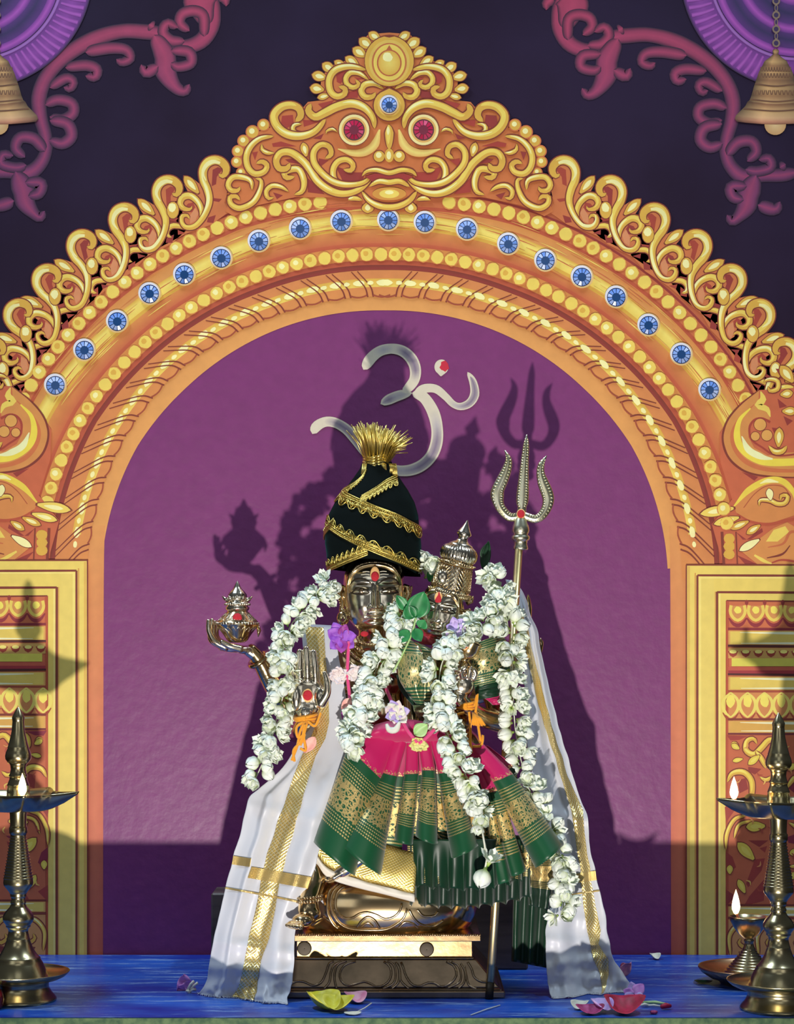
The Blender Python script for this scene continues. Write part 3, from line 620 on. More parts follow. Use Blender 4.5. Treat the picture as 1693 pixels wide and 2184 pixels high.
# ------------------------------------------------------------------ altar table
FY = table_y(2170)
tb = thing('altar_table', 'blue painted altar table top with scratches below the statues', 'table', (0, FY, -1.5))
mb = MB(); mb.box((-1.35, FY, -.03), (1.35, WALL-.0105, 0))
m, nt, b = principled('blue_table_paint', lin((14, 58, 168)), .34)
r = vary(nt, b, lin((8, 52, 158)), lin((34, 104, 208)), 11, .34, .66, 8, stretch=(.3, .8, 1))
t = node(nt, 'ShaderNodeTexNoise', Scale=30, Detail=9, Roughness=.8); c = node(nt, 'ShaderNodeTexCoord'); mpg = node(nt, 'ShaderNodeMapping'); mpg.inputs['Scale'].default_value = (.16, 1.1, 1)
nt.links.new(c.outputs['Object'], mpg.inputs[0]); nt.links.new(mpg.outputs[0], t.inputs['Vector'])
rr = node(nt, 'ShaderNodeValToRGB'); rr.color_ramp.elements[0].position = .53; rr.color_ramp.elements[1].position = .62; nt.links.new(t.outputs[0], rr.inputs[0])
mxn = node(nt, 'ShaderNodeMixRGB'); mxn.inputs[2].default_value = (*lin((140, 175, 225)), 1); nt.links.new(rr.outputs[0], mxn.inputs[0]); nt.links.new(r.outputs[0], mxn.inputs[1]); nt.links.new(mxn.outputs[0], b.inputs['Base Color'])
add_bump(nt, b, 40, .12, .002)
mb.build('table_top', m, tb, False)
mb = MB(); mb.box((-1.35, FY-.006, -1.5), (1.35, FY-.0005, -.001))
m, nt, b = principled('green_cloth', rough=.9); vary(nt, b, lin((60, 88, 66)), lin((96, 120, 84)), 60); add_bump(nt, b, 400, .5, .002)
mb.build('green_front_cloth', m, tb, False)
# ------------------------------------------------------------------ dark bench behind the pedestal
mb = MB(); by = .375
a, c = P(450, 1905, by), P(1126, 1905, by)
mb.box((a.x, by, 0), (c.x, by+.12, a.z))
m, nt, b = principled('dark_wood', rough=.45); vary(nt, b, (.055, .04, .035), (.12, .09, .075), 12, stretch=(.4, 1, 3)); add_bump(nt, b, 50, .2, .002)
o = mb.build('wooden_block', m, None, False); tag(o, 'dark wooden block standing behind the bronze pedestal', 'block')
bv = o.modifiers.new('bevel', 'BEVEL'); bv.width = .004
# ------------------------------------------------------------------ bronze pedestal
ped = thing('bronze_pedestal', 'two tiered bronze pedestal with lotus seat and two round sockets', 'pedestal', P(833, 2130, .15))
PX = lambda px: (px-CX)/1000
def frustum(mb, x0, x1, y0, y1, z0, X0, X1, Y0, Y1, z1):
    v = [(x0,y0,z0),(x1,y0,z0),(x1,y1,z0),(x0,y1,z0),(X0,Y0,z1),(X1,Y0,z1),(X1,Y1,z1),(X0,Y1,z1)]
    mb.add(v, [(0,3,2,1),(4,5,6,7),(0,1,5,4),(1,2,6,5),(2,3,7,6),(3,0,4,7)])
def bevel(o, wd=.003): b_ = o.modifiers.new('bevel', 'BEVEL'); b_.width = wd; b_.segments = 2; return o
Z = lambda py, y=0.0: CZ-(py-HY)*K(y)
xl, xr = PX(590), PX(1077); DP = .33
mb = MB(); mb.box((xl, 0, 0), (xr, DP, .016)); frustum(mb, xl+.004, xr-.004, .003, DP-.003, .016, xl+.012, xr-.012, .01, DP-.01, .0215)
bevel(mb.build('base_slab', M['old_bronze'], ped, False))
mb = MB(); z1 = Z(2047, .03)
frustum(mb, xl+.014, xr-.012, .012, DP-.012, .0215, PX(618), PX(1016), .034, DP-.034, z1)
lt = bevel(mb.build('lower_tier', M['old_bronze'], ped, False), .002)
def on_tier(px, py):                                        # point on the sloping front of the lower tier
    t = (Z(py, .02)-.0215)/(z1-.0215); y = .012+(.034-.012)*t; return P(px, py, y-.0012)
mb = MB(); zp = tf(600, 1780, 3.527)
for pts in ([(60,1130),(110,1105),(170,1108),(240,1135),(300,1110),(335,1040),(360,970),(395,955)], [(320,1160),(360,1110),(375,1030),(400,980),(450,955)], [(415,1160),(400,1090),(405,1020),(430,975),(490,950)], [(560,955),(480,980),(440,1040),(450,1100),(500,1135),(570,1120),(620,1105),(670,1120),(720,1145),(790,1120),(825,1060),(815,990),(770,955)], [(760,1160),(840,1120),(860,1050),(845,980),(800,950)], [(830,1160),(880,1110),(885,1020),(860,960)],
            [(960,1160),(900,1100),(890,1020),(870,970)], [(900,960),(920,1010),(935,1060),(980,1125),(1040,1140),(1100,1115),(1160,1120),(1200,1145),(1270,1120),(1315,1060),(1300,990),(1240,955)], [(1250,1155),(1340,1110),(1350,1040),(1330,985),(1280,955)], [(1330,1160),(1375,1110),(1380,1030),(1350,970)], [(1470,1165),(1410,1130),(1390,1060),(1375,990)], [(1400,960),(1430,1010),(1450,1070),(1500,1105),(1560,1110)]):
    q = spline(zp(pts), 26); mb.tube([on_tier(x, y) for x, y in q], .0026, 6)
mb.build('scroll_relief', M['relief'], lt)
mb = MB(); zt = Z(2007, .03)
mb.box((PX(626), .034, z1), (PX(1012), DP-.034, z1+.004)); frustum(mb, PX(630), PX(1009), .038, DP-.037, z1+.004, PX(630), PX(1009), .0375, DP-.037, zt)
bevel(mb.build('upper_tier', M['plate_bronze'], ped, False), .002)
for px, py, r in ((649, 2023, .0150), (910, 2025, .0150)):
    mb = MB(); c = P(px, py, .0365); rows = []
    for rr, dy in ((r*1.05, .003), (r*1.02, -.0012), (r*.9, -.0016), (r*.05, -.0012)):
        rows.append([c+Vector((rr*math.cos(a), dy-.001, rr*math.sin(a))) for a in [2*PI*i/28 for i in range(28)]])
    mb.grid(rows, close=True); mb.build('socket', M['groove'], ped)  # flat dark disc without a recess, the hole's shade is in its colour
mb = MB(); ze = Z(1995, .02)
mb.box((PX(624), .022, zt), (PX(1026), DP-.02, ze))
rim = bevel(mb.build('rim', M['plate_bronze'], ped, False), .0015)
mb = MB()
for i in range(84): mb.ball((PX(626)+i*(PX(1024)-PX(626))/83, .0235, ze), .0023, .0026, .0032, 6, 4)
mb.build('beaded_edge', M['plate_bronze'], rim)
# lotus seat: a swelling cushion with carved petals
LC = Vector((PX(822), .165, 0)); LRX, LRY = .196, .132
prof = []
zb, ztop = ze, Z(1872, .04)
for i in range(15):
    a = i/14; prof.append((.93+.12*math.sin(PI*a)**.8-.10*a**3, zb+(ztop-zb)*a))
mb = MB(); rows = []
for r, z in prof: rows.append([Vector((LC.x+LRX*r*math.copysign(abs(math.cos(t))**.8, math.cos(t)), LC.y+LRY*r*math.copysign(abs(math.sin(t))**.8, math.sin(t)), z)) for t in [2*PI*i/72 for i in range(72)]])
rows.append([Vector((LC.x, LC.y, ztop))]*72); mb.grid(rows, close=True)
seat = mb.build('lotus_seat', M['bronze'], ped)
def on_seat(px, py, lift=.0015):
    z = Z(py, .04); t = (z-zb)/(ztop-zb); t = min(1, max(0, t)); r = .93+.12*math.sin(PI*t)**.8-.10*t**3
    X = PX(px)*(4.44/4.4); c = max(-.99, min(.99, (X-LC.x)/(LRX*r))); ct = math.copysign(abs(c)**(1/.8), c); st = math.sqrt(max(0, 1-ct*ct))
    return Vector((X, LC.y-LRY*r*st**.8-lift, z))
mb = MB()
for pts in ([(480,385),(420,440),(405,520),(420,580),(470,625),(530,625),(590,590),(650,580),(720,600),(780,630),(850,610),(895,560),(905,510)], [(460,370),(390,430),(370,520),(385,590),(440,670),(540,712),(760,715),(850,680),(920,620),(945,550)], [(430,370),(360,430),(345,520),(350,600),(390,680),(430,710)], [(570,700),(600,650),(650,615),(700,640),(740,705)], [(960,560),(1000,630),(1060,680),(1150,690),(1220,650)], [(1020,560),(1070,610),(1150,610),(1180,580)], [(880,700),(930,655),(990,670),(1030,705)], [(250,660),(310,630),(370,660),(410,705)], [(230,700),(290,655),(320,620)], [(600,690),(650,660),(690,690)]):
    q = spline(zp(pts), 30); mb.tube([on_seat(x, y) for x, y in q], .0026, 6)
mb.build('petal_relief', M['bronze'], seat)
# ------------------------------------------------------------------ bronze statues
def remesh(mb, name, mat, parent, vox, smooth=6, voxel_only=False):
    o = mb.build('tmp', mat, None); o.parent = None
    md = o.modifiers.new('r', 'REMESH'); md.mode = 'VOXEL'; md.voxel_size = vox; md.use_smooth_shade = True
    if smooth: sm = o.modifiers.new('s', 'SMOOTH'); sm.factor = .5; sm.iterations = smooth
    dg = bpy.context.evaluated_depsgraph_get(); me = bpy.data.meshes.new_from_object(o.evaluated_get(dg)); me.name = name
    old = o.data; bpy.data.objects.remove(o); bpy.data.meshes.remove(old)
    off = Vector(); q = parent
    while q is not None: off += q.location; q = q.parent
    me.transform(Matrix.Translation(-off))
    if not me.materials: me.materials.append(mat)
    me.polygons.foreach_set('use_smooth', [True]*len(me.polygons))
    return link(bpy.data.objects.new(name, me), parent)
def limb(mb, pts, n=14):
    """pts: (px, py, y, radius in px)"""
    q = spline(pts, n*(len(pts)-1)); mb.tube([P(a, b, c) for a, b, c, r in q], [r/1000 for a, b, c, r in q], 16)
    for a, b, c, r in (pts[0], pts[-1]): mb.ball(P(a, b, c), r/1000)
god = thing('deity_statue', 'bronze seated god statue wearing the black turban, right palm raised', 'statue', P(800, 1990, .16))
mb = MB()
mb.ball(P(795, 1430, .17), .092, .06, .085, 24, 16); mb.ball(P(795, 1520, .17), .078, .055, .10, 24, 16); mb.ball(P(800, 1640, .17), .09, .07, .09, 24, 16)
mb.ball(P(745, 1410, .135), .045, .03, .04, 16, 10); mb.ball(P(840, 1410, .135), .045, .03, .04, 16, 10)
limb(mb, [(795, 1390, .165, 36), (795, 1330, .155, 32)])
limb(mb, [(720, 1395, .18, 34), (668, 1470, .19, 30), (632, 1560, .17, 25)]); limb(mb, [(632, 1560, .17, 25), (640, 1555, .10, 22), (650, 1532, .045, 16)])     # raised palm arm
limb(mb, [(705, 1410, .22, 30), (650, 1490, .25, 27), (618, 1515, .25, 25)]); limb(mb, [(622, 1520, .25, 25), (585, 1465, .23, 23), (556, 1412, .21, 19), (536, 1386, .20, 14)])                   # pot arm
limb(mb, [(880, 1400, .19, 34), (930, 1480, .2, 30), (940, 1580, .2, 26)]); limb(mb, [(890, 1410, .23, 30), (1010, 1480, .27, 27), (1090, 1420, .28, 20), (1120, 1350, .28, 15)])
limb(mb, [(760, 1700, .15, 62), (700, 1770, .08, 52), (668, 1830, .06, 40)]); limb(mb, [(672, 1830, .06, 38), (664, 1890, .03, 28), (657, 1925, .004, 21), (654, 1945, -.004, 20)])
limb(mb, [(840, 1700, .15, 66), (930, 1780, .09, 58), (1000, 1830, .09, 46)]); limb(mb, [(990, 1840, .09, 40), (880, 1850, .06, 32), (800, 1850, .045, 22), (765, 1845, .04, 18)])
remesh(mb, 'body', M['bronze'], god, .0028)
def hand_mesh(name, parent, pal, fingers, vox=.0011, mat=None, sm=4):
    """pal: list of (px,py,y,rx,ry,rz px); fingers: chains of (px,py,y,r)"""
    mb = MB()
    for px, py, y, rx, ry, rz in pal: mb.ball(P(px, py, y), rx/1000, ry/1000, rz/1000, 20, 14)
    for ch in fingers: limb(mb, ch, 8)
    return remesh(mb, name, mat or M['face_bronze'], parent, vox, sm)
h = hand_mesh('raised_hand', god, [(655, 1476, .04, 37, 12, 33), (648, 1456, .042, 29, 10, 18), (654, 1508, .042, 27, 13, 24), (683, 1486, .034, 13, 12, 22), (632, 1488, .036, 13, 11, 28)],
  [[(673, 1452, .04, 9.6), (671, 1420, .036, 8.8), (668, 1391, .036, 6.8)], [(656, 1450, .04, 9.8), (655, 1415, .035, 9), (653, 1384, .034, 7)], [(640, 1450, .04, 9.6), (639, 1418, .036, 8.8), (639, 1390, .035, 6.8)], [(626, 1456, .041, 8.8), (624, 1430, .038, 7.8), (625, 1404, .037, 6)],
   [(684, 1500, .034, 12), (697, 1478, .026, 9), (697, 1455, .024, 7.4), (692, 1436, .026, 5.4)], [(652, 1520, .043, 19), (650, 1540, .045, 16)]])
mb = MB()
for c in ([(640,1445),(655,1448),(672,1446)], [(642,1458),(655,1462),(668,1462)]): mb.tube([P(x, y, .0285) for x, y in spline(c, 10)], .0009, 5)
mb.build('palm_crease', M['groove'], h)
mb = MB(); mb.ball(P(656, 1483, .0275), .0102, .0035, .0112, 12, 8); mb.build('kumkum_dot', M['kumkum'], h)
mb = MB(); mb.ball(P(656, 1483, .0295), .0125, .003, .0155, 7, 8); mb.build('sandal_mark', M['sandal'], h)
h2 = hand_mesh('pot_hand', god, [(500, 1384, .19, 36, 17, 9), (478, 1378, .19, 18, 15, 10), (520, 1386, .195, 22, 14, 10)],
  [[(480, 1380, .176, 9), (458, 1368, .172, 7.6), (446, 1345, .172, 6.2), (444, 1324, .174, 4.2)], [(478, 1380, .186, 9), (452, 1366, .186, 7.6), (449, 1342, .187, 6.2), (452, 1322, .188, 4.2)], [(478, 1378, .198, 9), (458, 1362, .2, 7.4), (455, 1342, .202, 6), (459, 1326, .202, 4)], [(482, 1376, .208, 8), (464, 1362, .212, 6.4), (462, 1346, .214, 5), (466, 1334, .214, 3.6)],
   [(512, 1384, .165, 8.5), (490, 1378, .158, 7.5), (474, 1370, .156, 6)], [(530, 1388, .198, 13), (548, 1400, .205, 15)]])
mb = MB()
ax = (P(560, 1418, .215)-P(545, 1398, .205)).normalized(); c0 = P(552, 1407, .208)
u = ax.cross(Vector((0, 1, 0))).normalized(); v = ax.cross(u).normalized()
mb.tube([c0+u*(.0235*math.cos(a))+v*(.0235*math.sin(a)) for a in [2*PI*i/40 for i in range(41)]], .0055, 10, False)
mb.build('bangle', M['bronze'], god)
# faces
class Face:
    def __init__(s, centre, rot, k, hx=64, hup=62, hdn=70): s.c = Vector(centre); s.rot = rot; s.k = k; s.hx, s.hup, s.hdn = hx, hup, hdn
    def depth(s, x, y):
        """x right, y up, in face pixels; returns bulge towards the viewer"""
        hy = s.hup if y > 0 else s.hdn
        jaw = 1-.30*max(0, -y/hy)**2.0
        X, Y = x/(s.hx*jaw), y/hy
        g = lambda cx, cy, sx, sy: math.exp(-((x-cx)/sx)**2-((y-cy)/sy)**2)
        d = 58*(max(0, 1-min(1, abs(X))**2.6))**.5*(max(0, 1-abs(min(1, abs(Y)))**3.2))**.45
        t = min(1, max(0, (30-y)/56)); nm = 1/(1+math.exp((-26-y)/1.6))*1/(1+math.exp((y-30)/5))
        d += nm*(5+13*t)*math.exp(-(x/(4.6+1.6*t))**2)
        for sg in (-1, 1):
            d += 8*g(sg*9.5, -22, 5.2, 5.0)
            d -= 7*g(sg*30, 23, 20, 9); d += 7.5*g(sg*29, 14.5, 14.5, 6.2); d -= 2.6*g(sg*29, 8.0, 15, 2.2); d += 3*g(sg*28, 32, 20, 4)
            d += 3*g(sg*30, -18, 16, 16); d -= 2*g(sg*19, -36, 4, 5)
        d += 5.5*g(0, -36.0, 14, 3.4)+6.5*g(0, -45, 11.5, 4.0)-3.8*g(0, -40.3, 15, 1.4)-2.5*g(0, -52, 14, 3.5); d += 7*g(0, -60, 14, 8)
        return d
    def at(s, x, y, lift=0): return s.c+s.rot @ Vector((x*s.k, -(s.depth(x, y)+lift)*s.k, y*s.k))
    def mesh(s, name, mat, parent):
        rows = []
        n, m = 120, 130
        for i in range(m+1):
            y = -s.hdn+(s.hup+s.hdn)*i/m; hy = s.hup if y > 0 else s.hdn; jaw = 1-.30*max(0, -y/hy)**2.0
            row = []
            for j in range(n+1):
                a = -1+2*j/n; wl = math.sin(a*PI/2); x = s.hx*jaw*wl*(max(0, 1-abs(y/hy)**3.6))**.36
                row.append(s.at(x, y))
            rows.append(row)
        mb = MB(); mb.grid(rows)
        mb.ball(s.c+s.rot @ Vector((0, .01*s.k/.001, 2*s.k)), s.hx*.98*s.k, s.hx*.9*s.k, s.hup*1.0*s.k, 24, 16)
        return mb.build(name, mat, parent)
    def line(s, mb, pts, r, lift=0, n=26): mb.tube([s.at(x, y, lift) for x, y in spline(pts, n)], r, 6)
    def details(s, head):
        mb = MB()
        for sg in (-1, 1):
            s.line(mb, [(sg*6, 27), (sg*16, 35), (sg*30, 40), (sg*44, 37), (sg*53, 27)], [.0008, .0019, .0021, .0019, .0008], .9)
            s.line(mb, [(sg*12, 10), (sg*20, 15.5), (sg*30, 19.5), (sg*41, 17), (sg*50, 10.5)], [.0008, .0019, .0022, .0019, .0008], .9)
            s.line(mb, [(sg*12, 10), (sg*21, 7.5), (sg*31, 6.6), (sg*42, 8), (sg*50, 10.5)], .0014, .7)
        s.line(mb, [(-16, -39), (-7, -40.5), (0, -40), (7, -40.5), (16, -39)], .0010, .4)
        mb.build('eye_line', M['groove'], head)
        for sg in (-1, 1):
            mb = MB(); mb.ball(s.at(sg*29.5, 13, -1.2), 4.6*s.k, 2.6*s.k, 4.8*s.k, 14, 8); mb.build('pupil', M['old_bronze'], head)
        mb = MB()
        for sg in (-1, 1): mb.ball(s.at(sg*3.2, -27, -1), .0012)
        mb.build('nostril', M['groove'], head)
KY = K(.15)
gf = Face(P(797, 1275, .150), Matrix.Rotation(math.radians(-1), 3, 'Y') @ Matrix.Rotation(math.radians(4), 3, 'Z'), KY, hx=66, hup=86)
head = gf.mesh('head', M['face_bronze'], god); gf.details(head)
mb = MB()                                                    # diadem band across the forehead and down the temples
def strip(face, pa, pb, lift, n=40):
    A, B = spline(pa, n), spline(pb, n); rows = []
    for (ax_, ay), (bx, by_) in zip(A, B):
        row = []
        for t, l in ((0, -1), (.08, lift), (.5, lift*1.3), (.92, lift), (1, -1)): row.append(face.at(ax_+(bx-ax_)*t, ay+(by_-ay)*t, l))
        rows.append(row)
    return rows
mb.grid(strip(gf, [(-62, 14), (-61, 36), (-54, 58), (-30, 76), (0, 81), (30, 76), (54, 58), (61, 36), (62, 14)], [(-55, 10), (-54, 32), (-46, 48), (-26, 62), (0, 67), (26, 62), (46, 48), (54, 32), (55, 10)], 4))
mb.build('diadem', M['bronze'], head)
mb = MB()
for i in range(44):
    t = -1+2*i/43; x = 54*math.sin(t*1.30); y = 81-26*abs(t)**2.2
    mb.tube([gf.at(x*1.0, y-1, 4.5), gf.at(x*.93, y-7, 6)], .0009, 5)
mb.build('diadem_ridge', M['face_bronze'], head)
mb = MB(); mb.ball(gf.at(0, 48, .5), .0105, .0032, .0178, 18, 10); mb.build('sandal_mark', M['sandal'], head)
mb = MB(); mb.ball(gf.at(0, 44, 3), .0088, .003, .0105, 12, 8); mb.build('kumkum_dot', M['kumkum'], head)
mb = MB()
for sg in (-1, 1):
    for yy in (54, 48, 42): gf.line(mb, [(sg*11, yy), (sg*18, yy+1), (sg*(29-abs(yy-48)*.6), yy)], .0007, .3, 8)
mb.build('ash_stripe', principled('ash', (.8, .78, .66), .9)[0], head)
for sg in (-1, 1):                                           # ears with heavy earrings
    mb = MB(); b0 = gf.c
    E = lambda x, y, d: gf.c+gf.rot @ Vector((sg*x*KY, d*KY, y*KY))
    mb.tube([E(62, 26, -8), E(72, 22, -8), E(74, 6, -10), E(68, -8, -12), E(70, -26, -14), E(68, -38, -14)], [.004, .006, .006, .005, .006, .004], 10)
    mb.tube([E(64, 18, -10), E(67, 8, -14), E(64, -4, -14)], .003, 8)
    ear = mb.build('ear', M['bronze'], god)
    mb = MB(); mb.ball(E(67, -42, -16), .0145, .012, .0165, 18, 12); mb.ball(E(67, -28, -16), .008)
    for i in range(22):
        t = i/21; a = math.radians(70+t*200) if sg > 0 else math.radians(70+t*200)
        mb.ball(E(71-17*math.cos(a-PI/2)*-.55+0, -12+34*math.cos(t*PI), -14-2*math.sin(t*PI)), .0024, n=8, m=5)
    mb.build('earring', M['bronze'], ear)
mb = MB()                                                    # necklaces on the chest
for i, (rw, dp) in enumerate(((34, 14), (46, 28), (58, 46), (66, 66))):
    pts = [P(797+rw*math.sin(a), 1362+dp*math.cos(a)*1.0+i*3, .118-.02*math.cos(a)-.004*i) for a in [math.radians(-100+200*j/40) for j in range(41)]]
    mb.tube(pts, .004, 8)
    for p_ in pts[::2]: mb.ball(p_+Vector((0, -.003, 0)), .0032, n=8, m=5)
mb.build('necklace', M['bronze'], god)
mb = MB(); mb.ball(P(777, 1352, .098), .009, .004, .006); mb.build('kumkum_dot', M['kumkum'], god)
# foot with five toes, resting at the left end of the seat
hand_mesh('foot', god, [(660, 1948, -.004, 24, 22, 20), (646, 1962, -.024, 24, 26, 15), (630, 1972, -.040, 20, 16, 10)],
  [[(657, 1925, .004, 21), (660, 1945, -.002, 22)]]+[[(638-i*1.5, 1970, -.040, 8), (642-i*6.8, 1974-abs(i-2)*.8, -.060+i*.004, 6.4-i*.3), (641-i*7.4, 1978-i*1.2, -.072+i*.005, 5.2-i*.3)] for i in range(5)], .0014, M['bronze'])
mb = MB()
for k, (py, r) in enumerate(((1912, .027), (1920, .027))):
    for i in range(26):
        a = 2*PI*i/26; mb.ball(P(660, py, .004+(1925-py)*.0006)+Vector((r*math.cos(a), r*math.sin(a), .003*math.cos(a))), .003, n=8, m=5)
mb.build('anklet', M['bronze'], god)
mb = MB(); limb(mb, [(702, 1872, .022, 12), (735, 1856, .012, 15), (770, 1834, .008, 13), (800, 1822, .01, 12)])
for i in range(4): limb(mb, [(728-i*3, 1862+i*2, .004+i*.004, 6), (712-i*3, 1872+i*1.5, .002+i*.004, 5)])
remesh(mb, 'resting_hand', M['face_bronze'], god, .0015, 3)
mb = MB(); c = P(1126, 1300, .285)                           # axe head tip showing behind the shawl
mb.lathe([(.0005, .035), (.004, .028), (.0075, .012), (.009, 0), (.008, -.02), (.006, -.05), (.010, -.06), (.006, -.09)], c, 16)
mb.lathe([(.0005, .012), (.006, .004), (.006, -.004), (.003, -.02)], P(1153, 1372, .27), 14)
mb.build('axe_tip', M['bronze'], god)
# the pot held on the raised palm
pot = thing('bronze_pot', 'small bronze water pot with leaf rim and red dot on the upraised hand', 'pot', P(506, 1370, .185))
kp = K(.185); rel = lambda l: [(r*kp, (1370-y)*kp) for r, y in l]
pc = Vector((P(506, 1370, .185).x, .185, P(506, 1370, .185).z))
mb = MB(); mb.lathe(rel([(2,1371),(16,1370),(22,1366),(27,1358),(36,1345),(43,1336),(46,1332),(47,1330),(45,1327),(40,1323),(30,1313),(23,1305),(21,1302)]), pc, 40)
body_ = mb.build('bowl', M['bronze'], pot)
mb = MB()
for i in range(40): a = 2*PI*i/40; mb.ball(pc+Vector((.0465*math.cos(a), .0465*math.sin(a), (1370-1330)*kp)), .0032, n=8, m=5)
for i in range(22):
    for d in (-1, 1):
        pts = []
        for j in range(7):
            t = j/6; a = 2*PI*i/22+d*t*.5; r = (42-22*t)*kp+.0006; pts.append(pc+Vector((r*math.cos(a), r*math.sin(a), (1370-(1337+26*t))*kp)))
        mb.tube(pts, .0007, 4)
        pts = []
        for j in range(5):
            t = j/4; a = 2*PI*i/22+d*t*.3; r = (43-20*t)*kp+.0006; pts.append(pc+Vector((r*math.cos(a), r*math.sin(a), (1370-(1326-20*t))*kp)))
        mb.tube(pts, .0007, 4)
mb.build('beaded_ring', M['face_bronze'], body_)
mb = MB(); mb.lathe(rel([(21,1304),(25,1300),(26,1296),(22,1293),(24,1291),(27,1288),(26,1285),(20,1283),(19,1280),(20,1277)]), pc, 32)
for i in range(30): a = 2*PI*i/30; mb.ball(pc+Vector((.027*math.cos(a), .027*math.sin(a), (1370-1289)*kp)), .0028, n=8, m=5)
mb.build('neck', M['face_bronze'], pot)
mb = MB(); mb.lathe(rel([(19,1279),(20,1274),(19,1268),(15,1262),(9,1256),(6,1250),(4,1245),(.5,1239)]), pc, 32, flute=.05, nf=12)
for i in range(6):
    a = 2*PI*(i+.0)/6; d = Vector((math.cos(a), math.sin(a), 0)); b_ = pc+Vector((0, 0, (1370-1281)*kp))
    mb.tube([b_+d*.016, b_+d*.026+Vector((0, 0, .003)), b_+d*.034+Vector((0, 0, .010))], [.006, .005, .0008], 8)
mb.build('leaf_lid', M['face_bronze'], pot)
mb = MB(); mb.ball(pc+Vector((.003, -.037, (1370-1318)*kp)), .0105, .004, .0105, 12, 8); mb.build('kumkum_dot', M['kumkum'], pot)
mb = MB(); mb.tube([pc+Vector((.046, -.01, .040)), pc+Vector((.049, -.012, .026)), pc+Vector((.047, -.012, .012))], [.003, .005, .001], 8); mb.build('pendant', M['bronze'], pot)
# ---- goddess
dev = thing('goddess_statue', 'smaller bronze goddess statue with tall crown, head tilted, holding a lotus bud', 'statue', P(960, 1850, .1))
mb = MB()
mb.ball(P(955, 1440, .12), .062, .045, .075, 24, 14); mb.ball(P(958, 1530, .12), .05, .045, .08, 24, 14); mb.ball(P(962, 1610, .12), .075, .06, .07, 24, 14)
limb(mb, [(948, 1400, .115, 26), (942, 1350, .11, 24)])
limb(mb, [(1005, 1405, .13, 24), (1045, 1470, .14, 23), (1062, 1535, .12, 21)]); limb(mb, [(1064, 1540, .115, 23), (1030, 1530, .085, 21), (998, 1508, .05, 16)])
limb(mb, [(905, 1405, .13, 22), (880, 1470, .14, 20), (880, 1540, .12, 18)])
limb(mb, [(960, 1640, .10, 55), (980, 1720, .06, 46), (985, 1790, .06, 36)]); limb(mb, [(985, 1790, .06, 34), (985, 1850, .06, 26)]); limb(mb, [(1000, 1640, .12, 52), (1060, 1690, .09, 42), (1040, 1800, .10, 30)])
remesh(mb, 'body', M['bronze'], dev, .0028)
# bronze thigh behind the elbow
h = hand_mesh('lotus_hand', dev, [(986, 1462, .038, 24, 13, 22), (992, 1440, .036, 21, 11, 10), (978, 1478, .04, 20, 12, 24)],
  [[(972, 1448, .034, 8.5), (962, 1438, .026, 7), (968, 1428, .02, 5.5), (982, 1430, .016, 5)], [(986, 1442, .03, 8.5), (984, 1430, .022, 7), (992, 1424, .018, 5.5)], [(1000, 1442, .032, 8), (1002, 1430, .026, 6.6), (1004, 1424, .024, 5)], [(1010, 1446, .036, 7.5), (1014, 1436, .032, 6), (1010, 1428, .03, 5)],
   [(964, 1474, .036, 8.5), (960, 1456, .03, 7.5), (972, 1440, .022, 6)], [(978, 1490, .042, 17), (998, 1510, .052, 16)]])
mb = MB()                                                    # lotus bud on its stalk
rotb = Matrix.Rotation(math.radians(24), 3, 'Y'); bc_ = P(998, 1386, .03)
mb.tube([P(992, 1440, .026), P(990, 1420, .026), P(994, 1404, .03)], [.006, .008, .007], 10)
for i, (x, y, r) in enumerate(((991, 1431, 9), (994, 1418, 10.5), (991, 1407, 10.5))): mb.ball(P(x, y, .028), r/1000, r/1000, r*.7/1000)
bud = mb.build('lotus_stalk', M['bronze'], h)
mb = MB(); mb.lathe([(.001, -.024), (.010, -.022), (.019, -.012), (.0235, .002), (.0225, .014), (.0235, .016), (.024, .020), (.020, .022), (.014, .021), (.001, .024)], bc_, 32, tilt=rotb, flute=.03, nf=14)
mb.build('lotus_bud', M['bronze'], h)
mb = MB(); cc = P(990, 1374, .0065); mb.ball(cc, .0105, .003, .0135, 12, 8); mb.build('sandal_mark', M['sandal'], h)
mb = MB(); mb.ball(cc+Vector((0, -.0022, .001)), .0082, .003, .011, 12, 8); mb.build('kumkum_dot', M['kumkum'], h)
KD = K(.08)*.745
df = Face(P(944, 1312, .090), Matrix.Rotation(math.radians(8), 3, 'Y') @ Matrix.Rotation(math.radians(-19), 3, 'Z'), KD, hx=62, hup=86)
dh = df.mesh('head', M['face_bronze'], dev); df.details(dh)
mb = MB(); mb.grid(strip(df, [(-60, 14), (-59, 36), (-52, 58), (-30, 76), (0, 82), (30, 76), (52, 58), (59, 36), (60, 14)], [(-53, 10), (-52, 32), (-44, 46), (-26, 58), (0, 62), (26, 58), (44, 46), (52, 32), (53, 10)], 5))
mb.build('diadem', M['bronze'], dh)
mb = MB(); E = lambda p_: p_
mb.ball(df.at(-2, 47, 1), .0090, .003, .0125, 14, 8); mb.build('sandal_mark', M['sandal'], dh)
mb = MB(); pts = []
mb.lathe([(.0003, .014), (.003, .008), (.0065, .001), (.0075, -.004), (.006, -.009), (.0005, -.011)], (0, 0, 0), 14, sy=.4)
mb.v = [df.at(-2, 46, 3)+df.rot @ v_ for v_ in mb.v]; mb.build('kumkum_mark', M['kumkum'], dh)
tl = Matrix.Rotation(math.radians(14), 3, 'Y') @ Matrix.Rotation(math.radians(4), 3, 'X'); base = P(957, 1268, .095)
kc = K(.095)
mb = MB(); mb.lathe([(r*kc, z*kc) for r, z in ((44,-6),(47,0),(46,6),(43,10),(42,14),(41,24),(40,34),(38,44),(36,54),(35,62))], base, 48, tilt=tl)
cr = mb.build('crown', M['face_bronze'], dev)
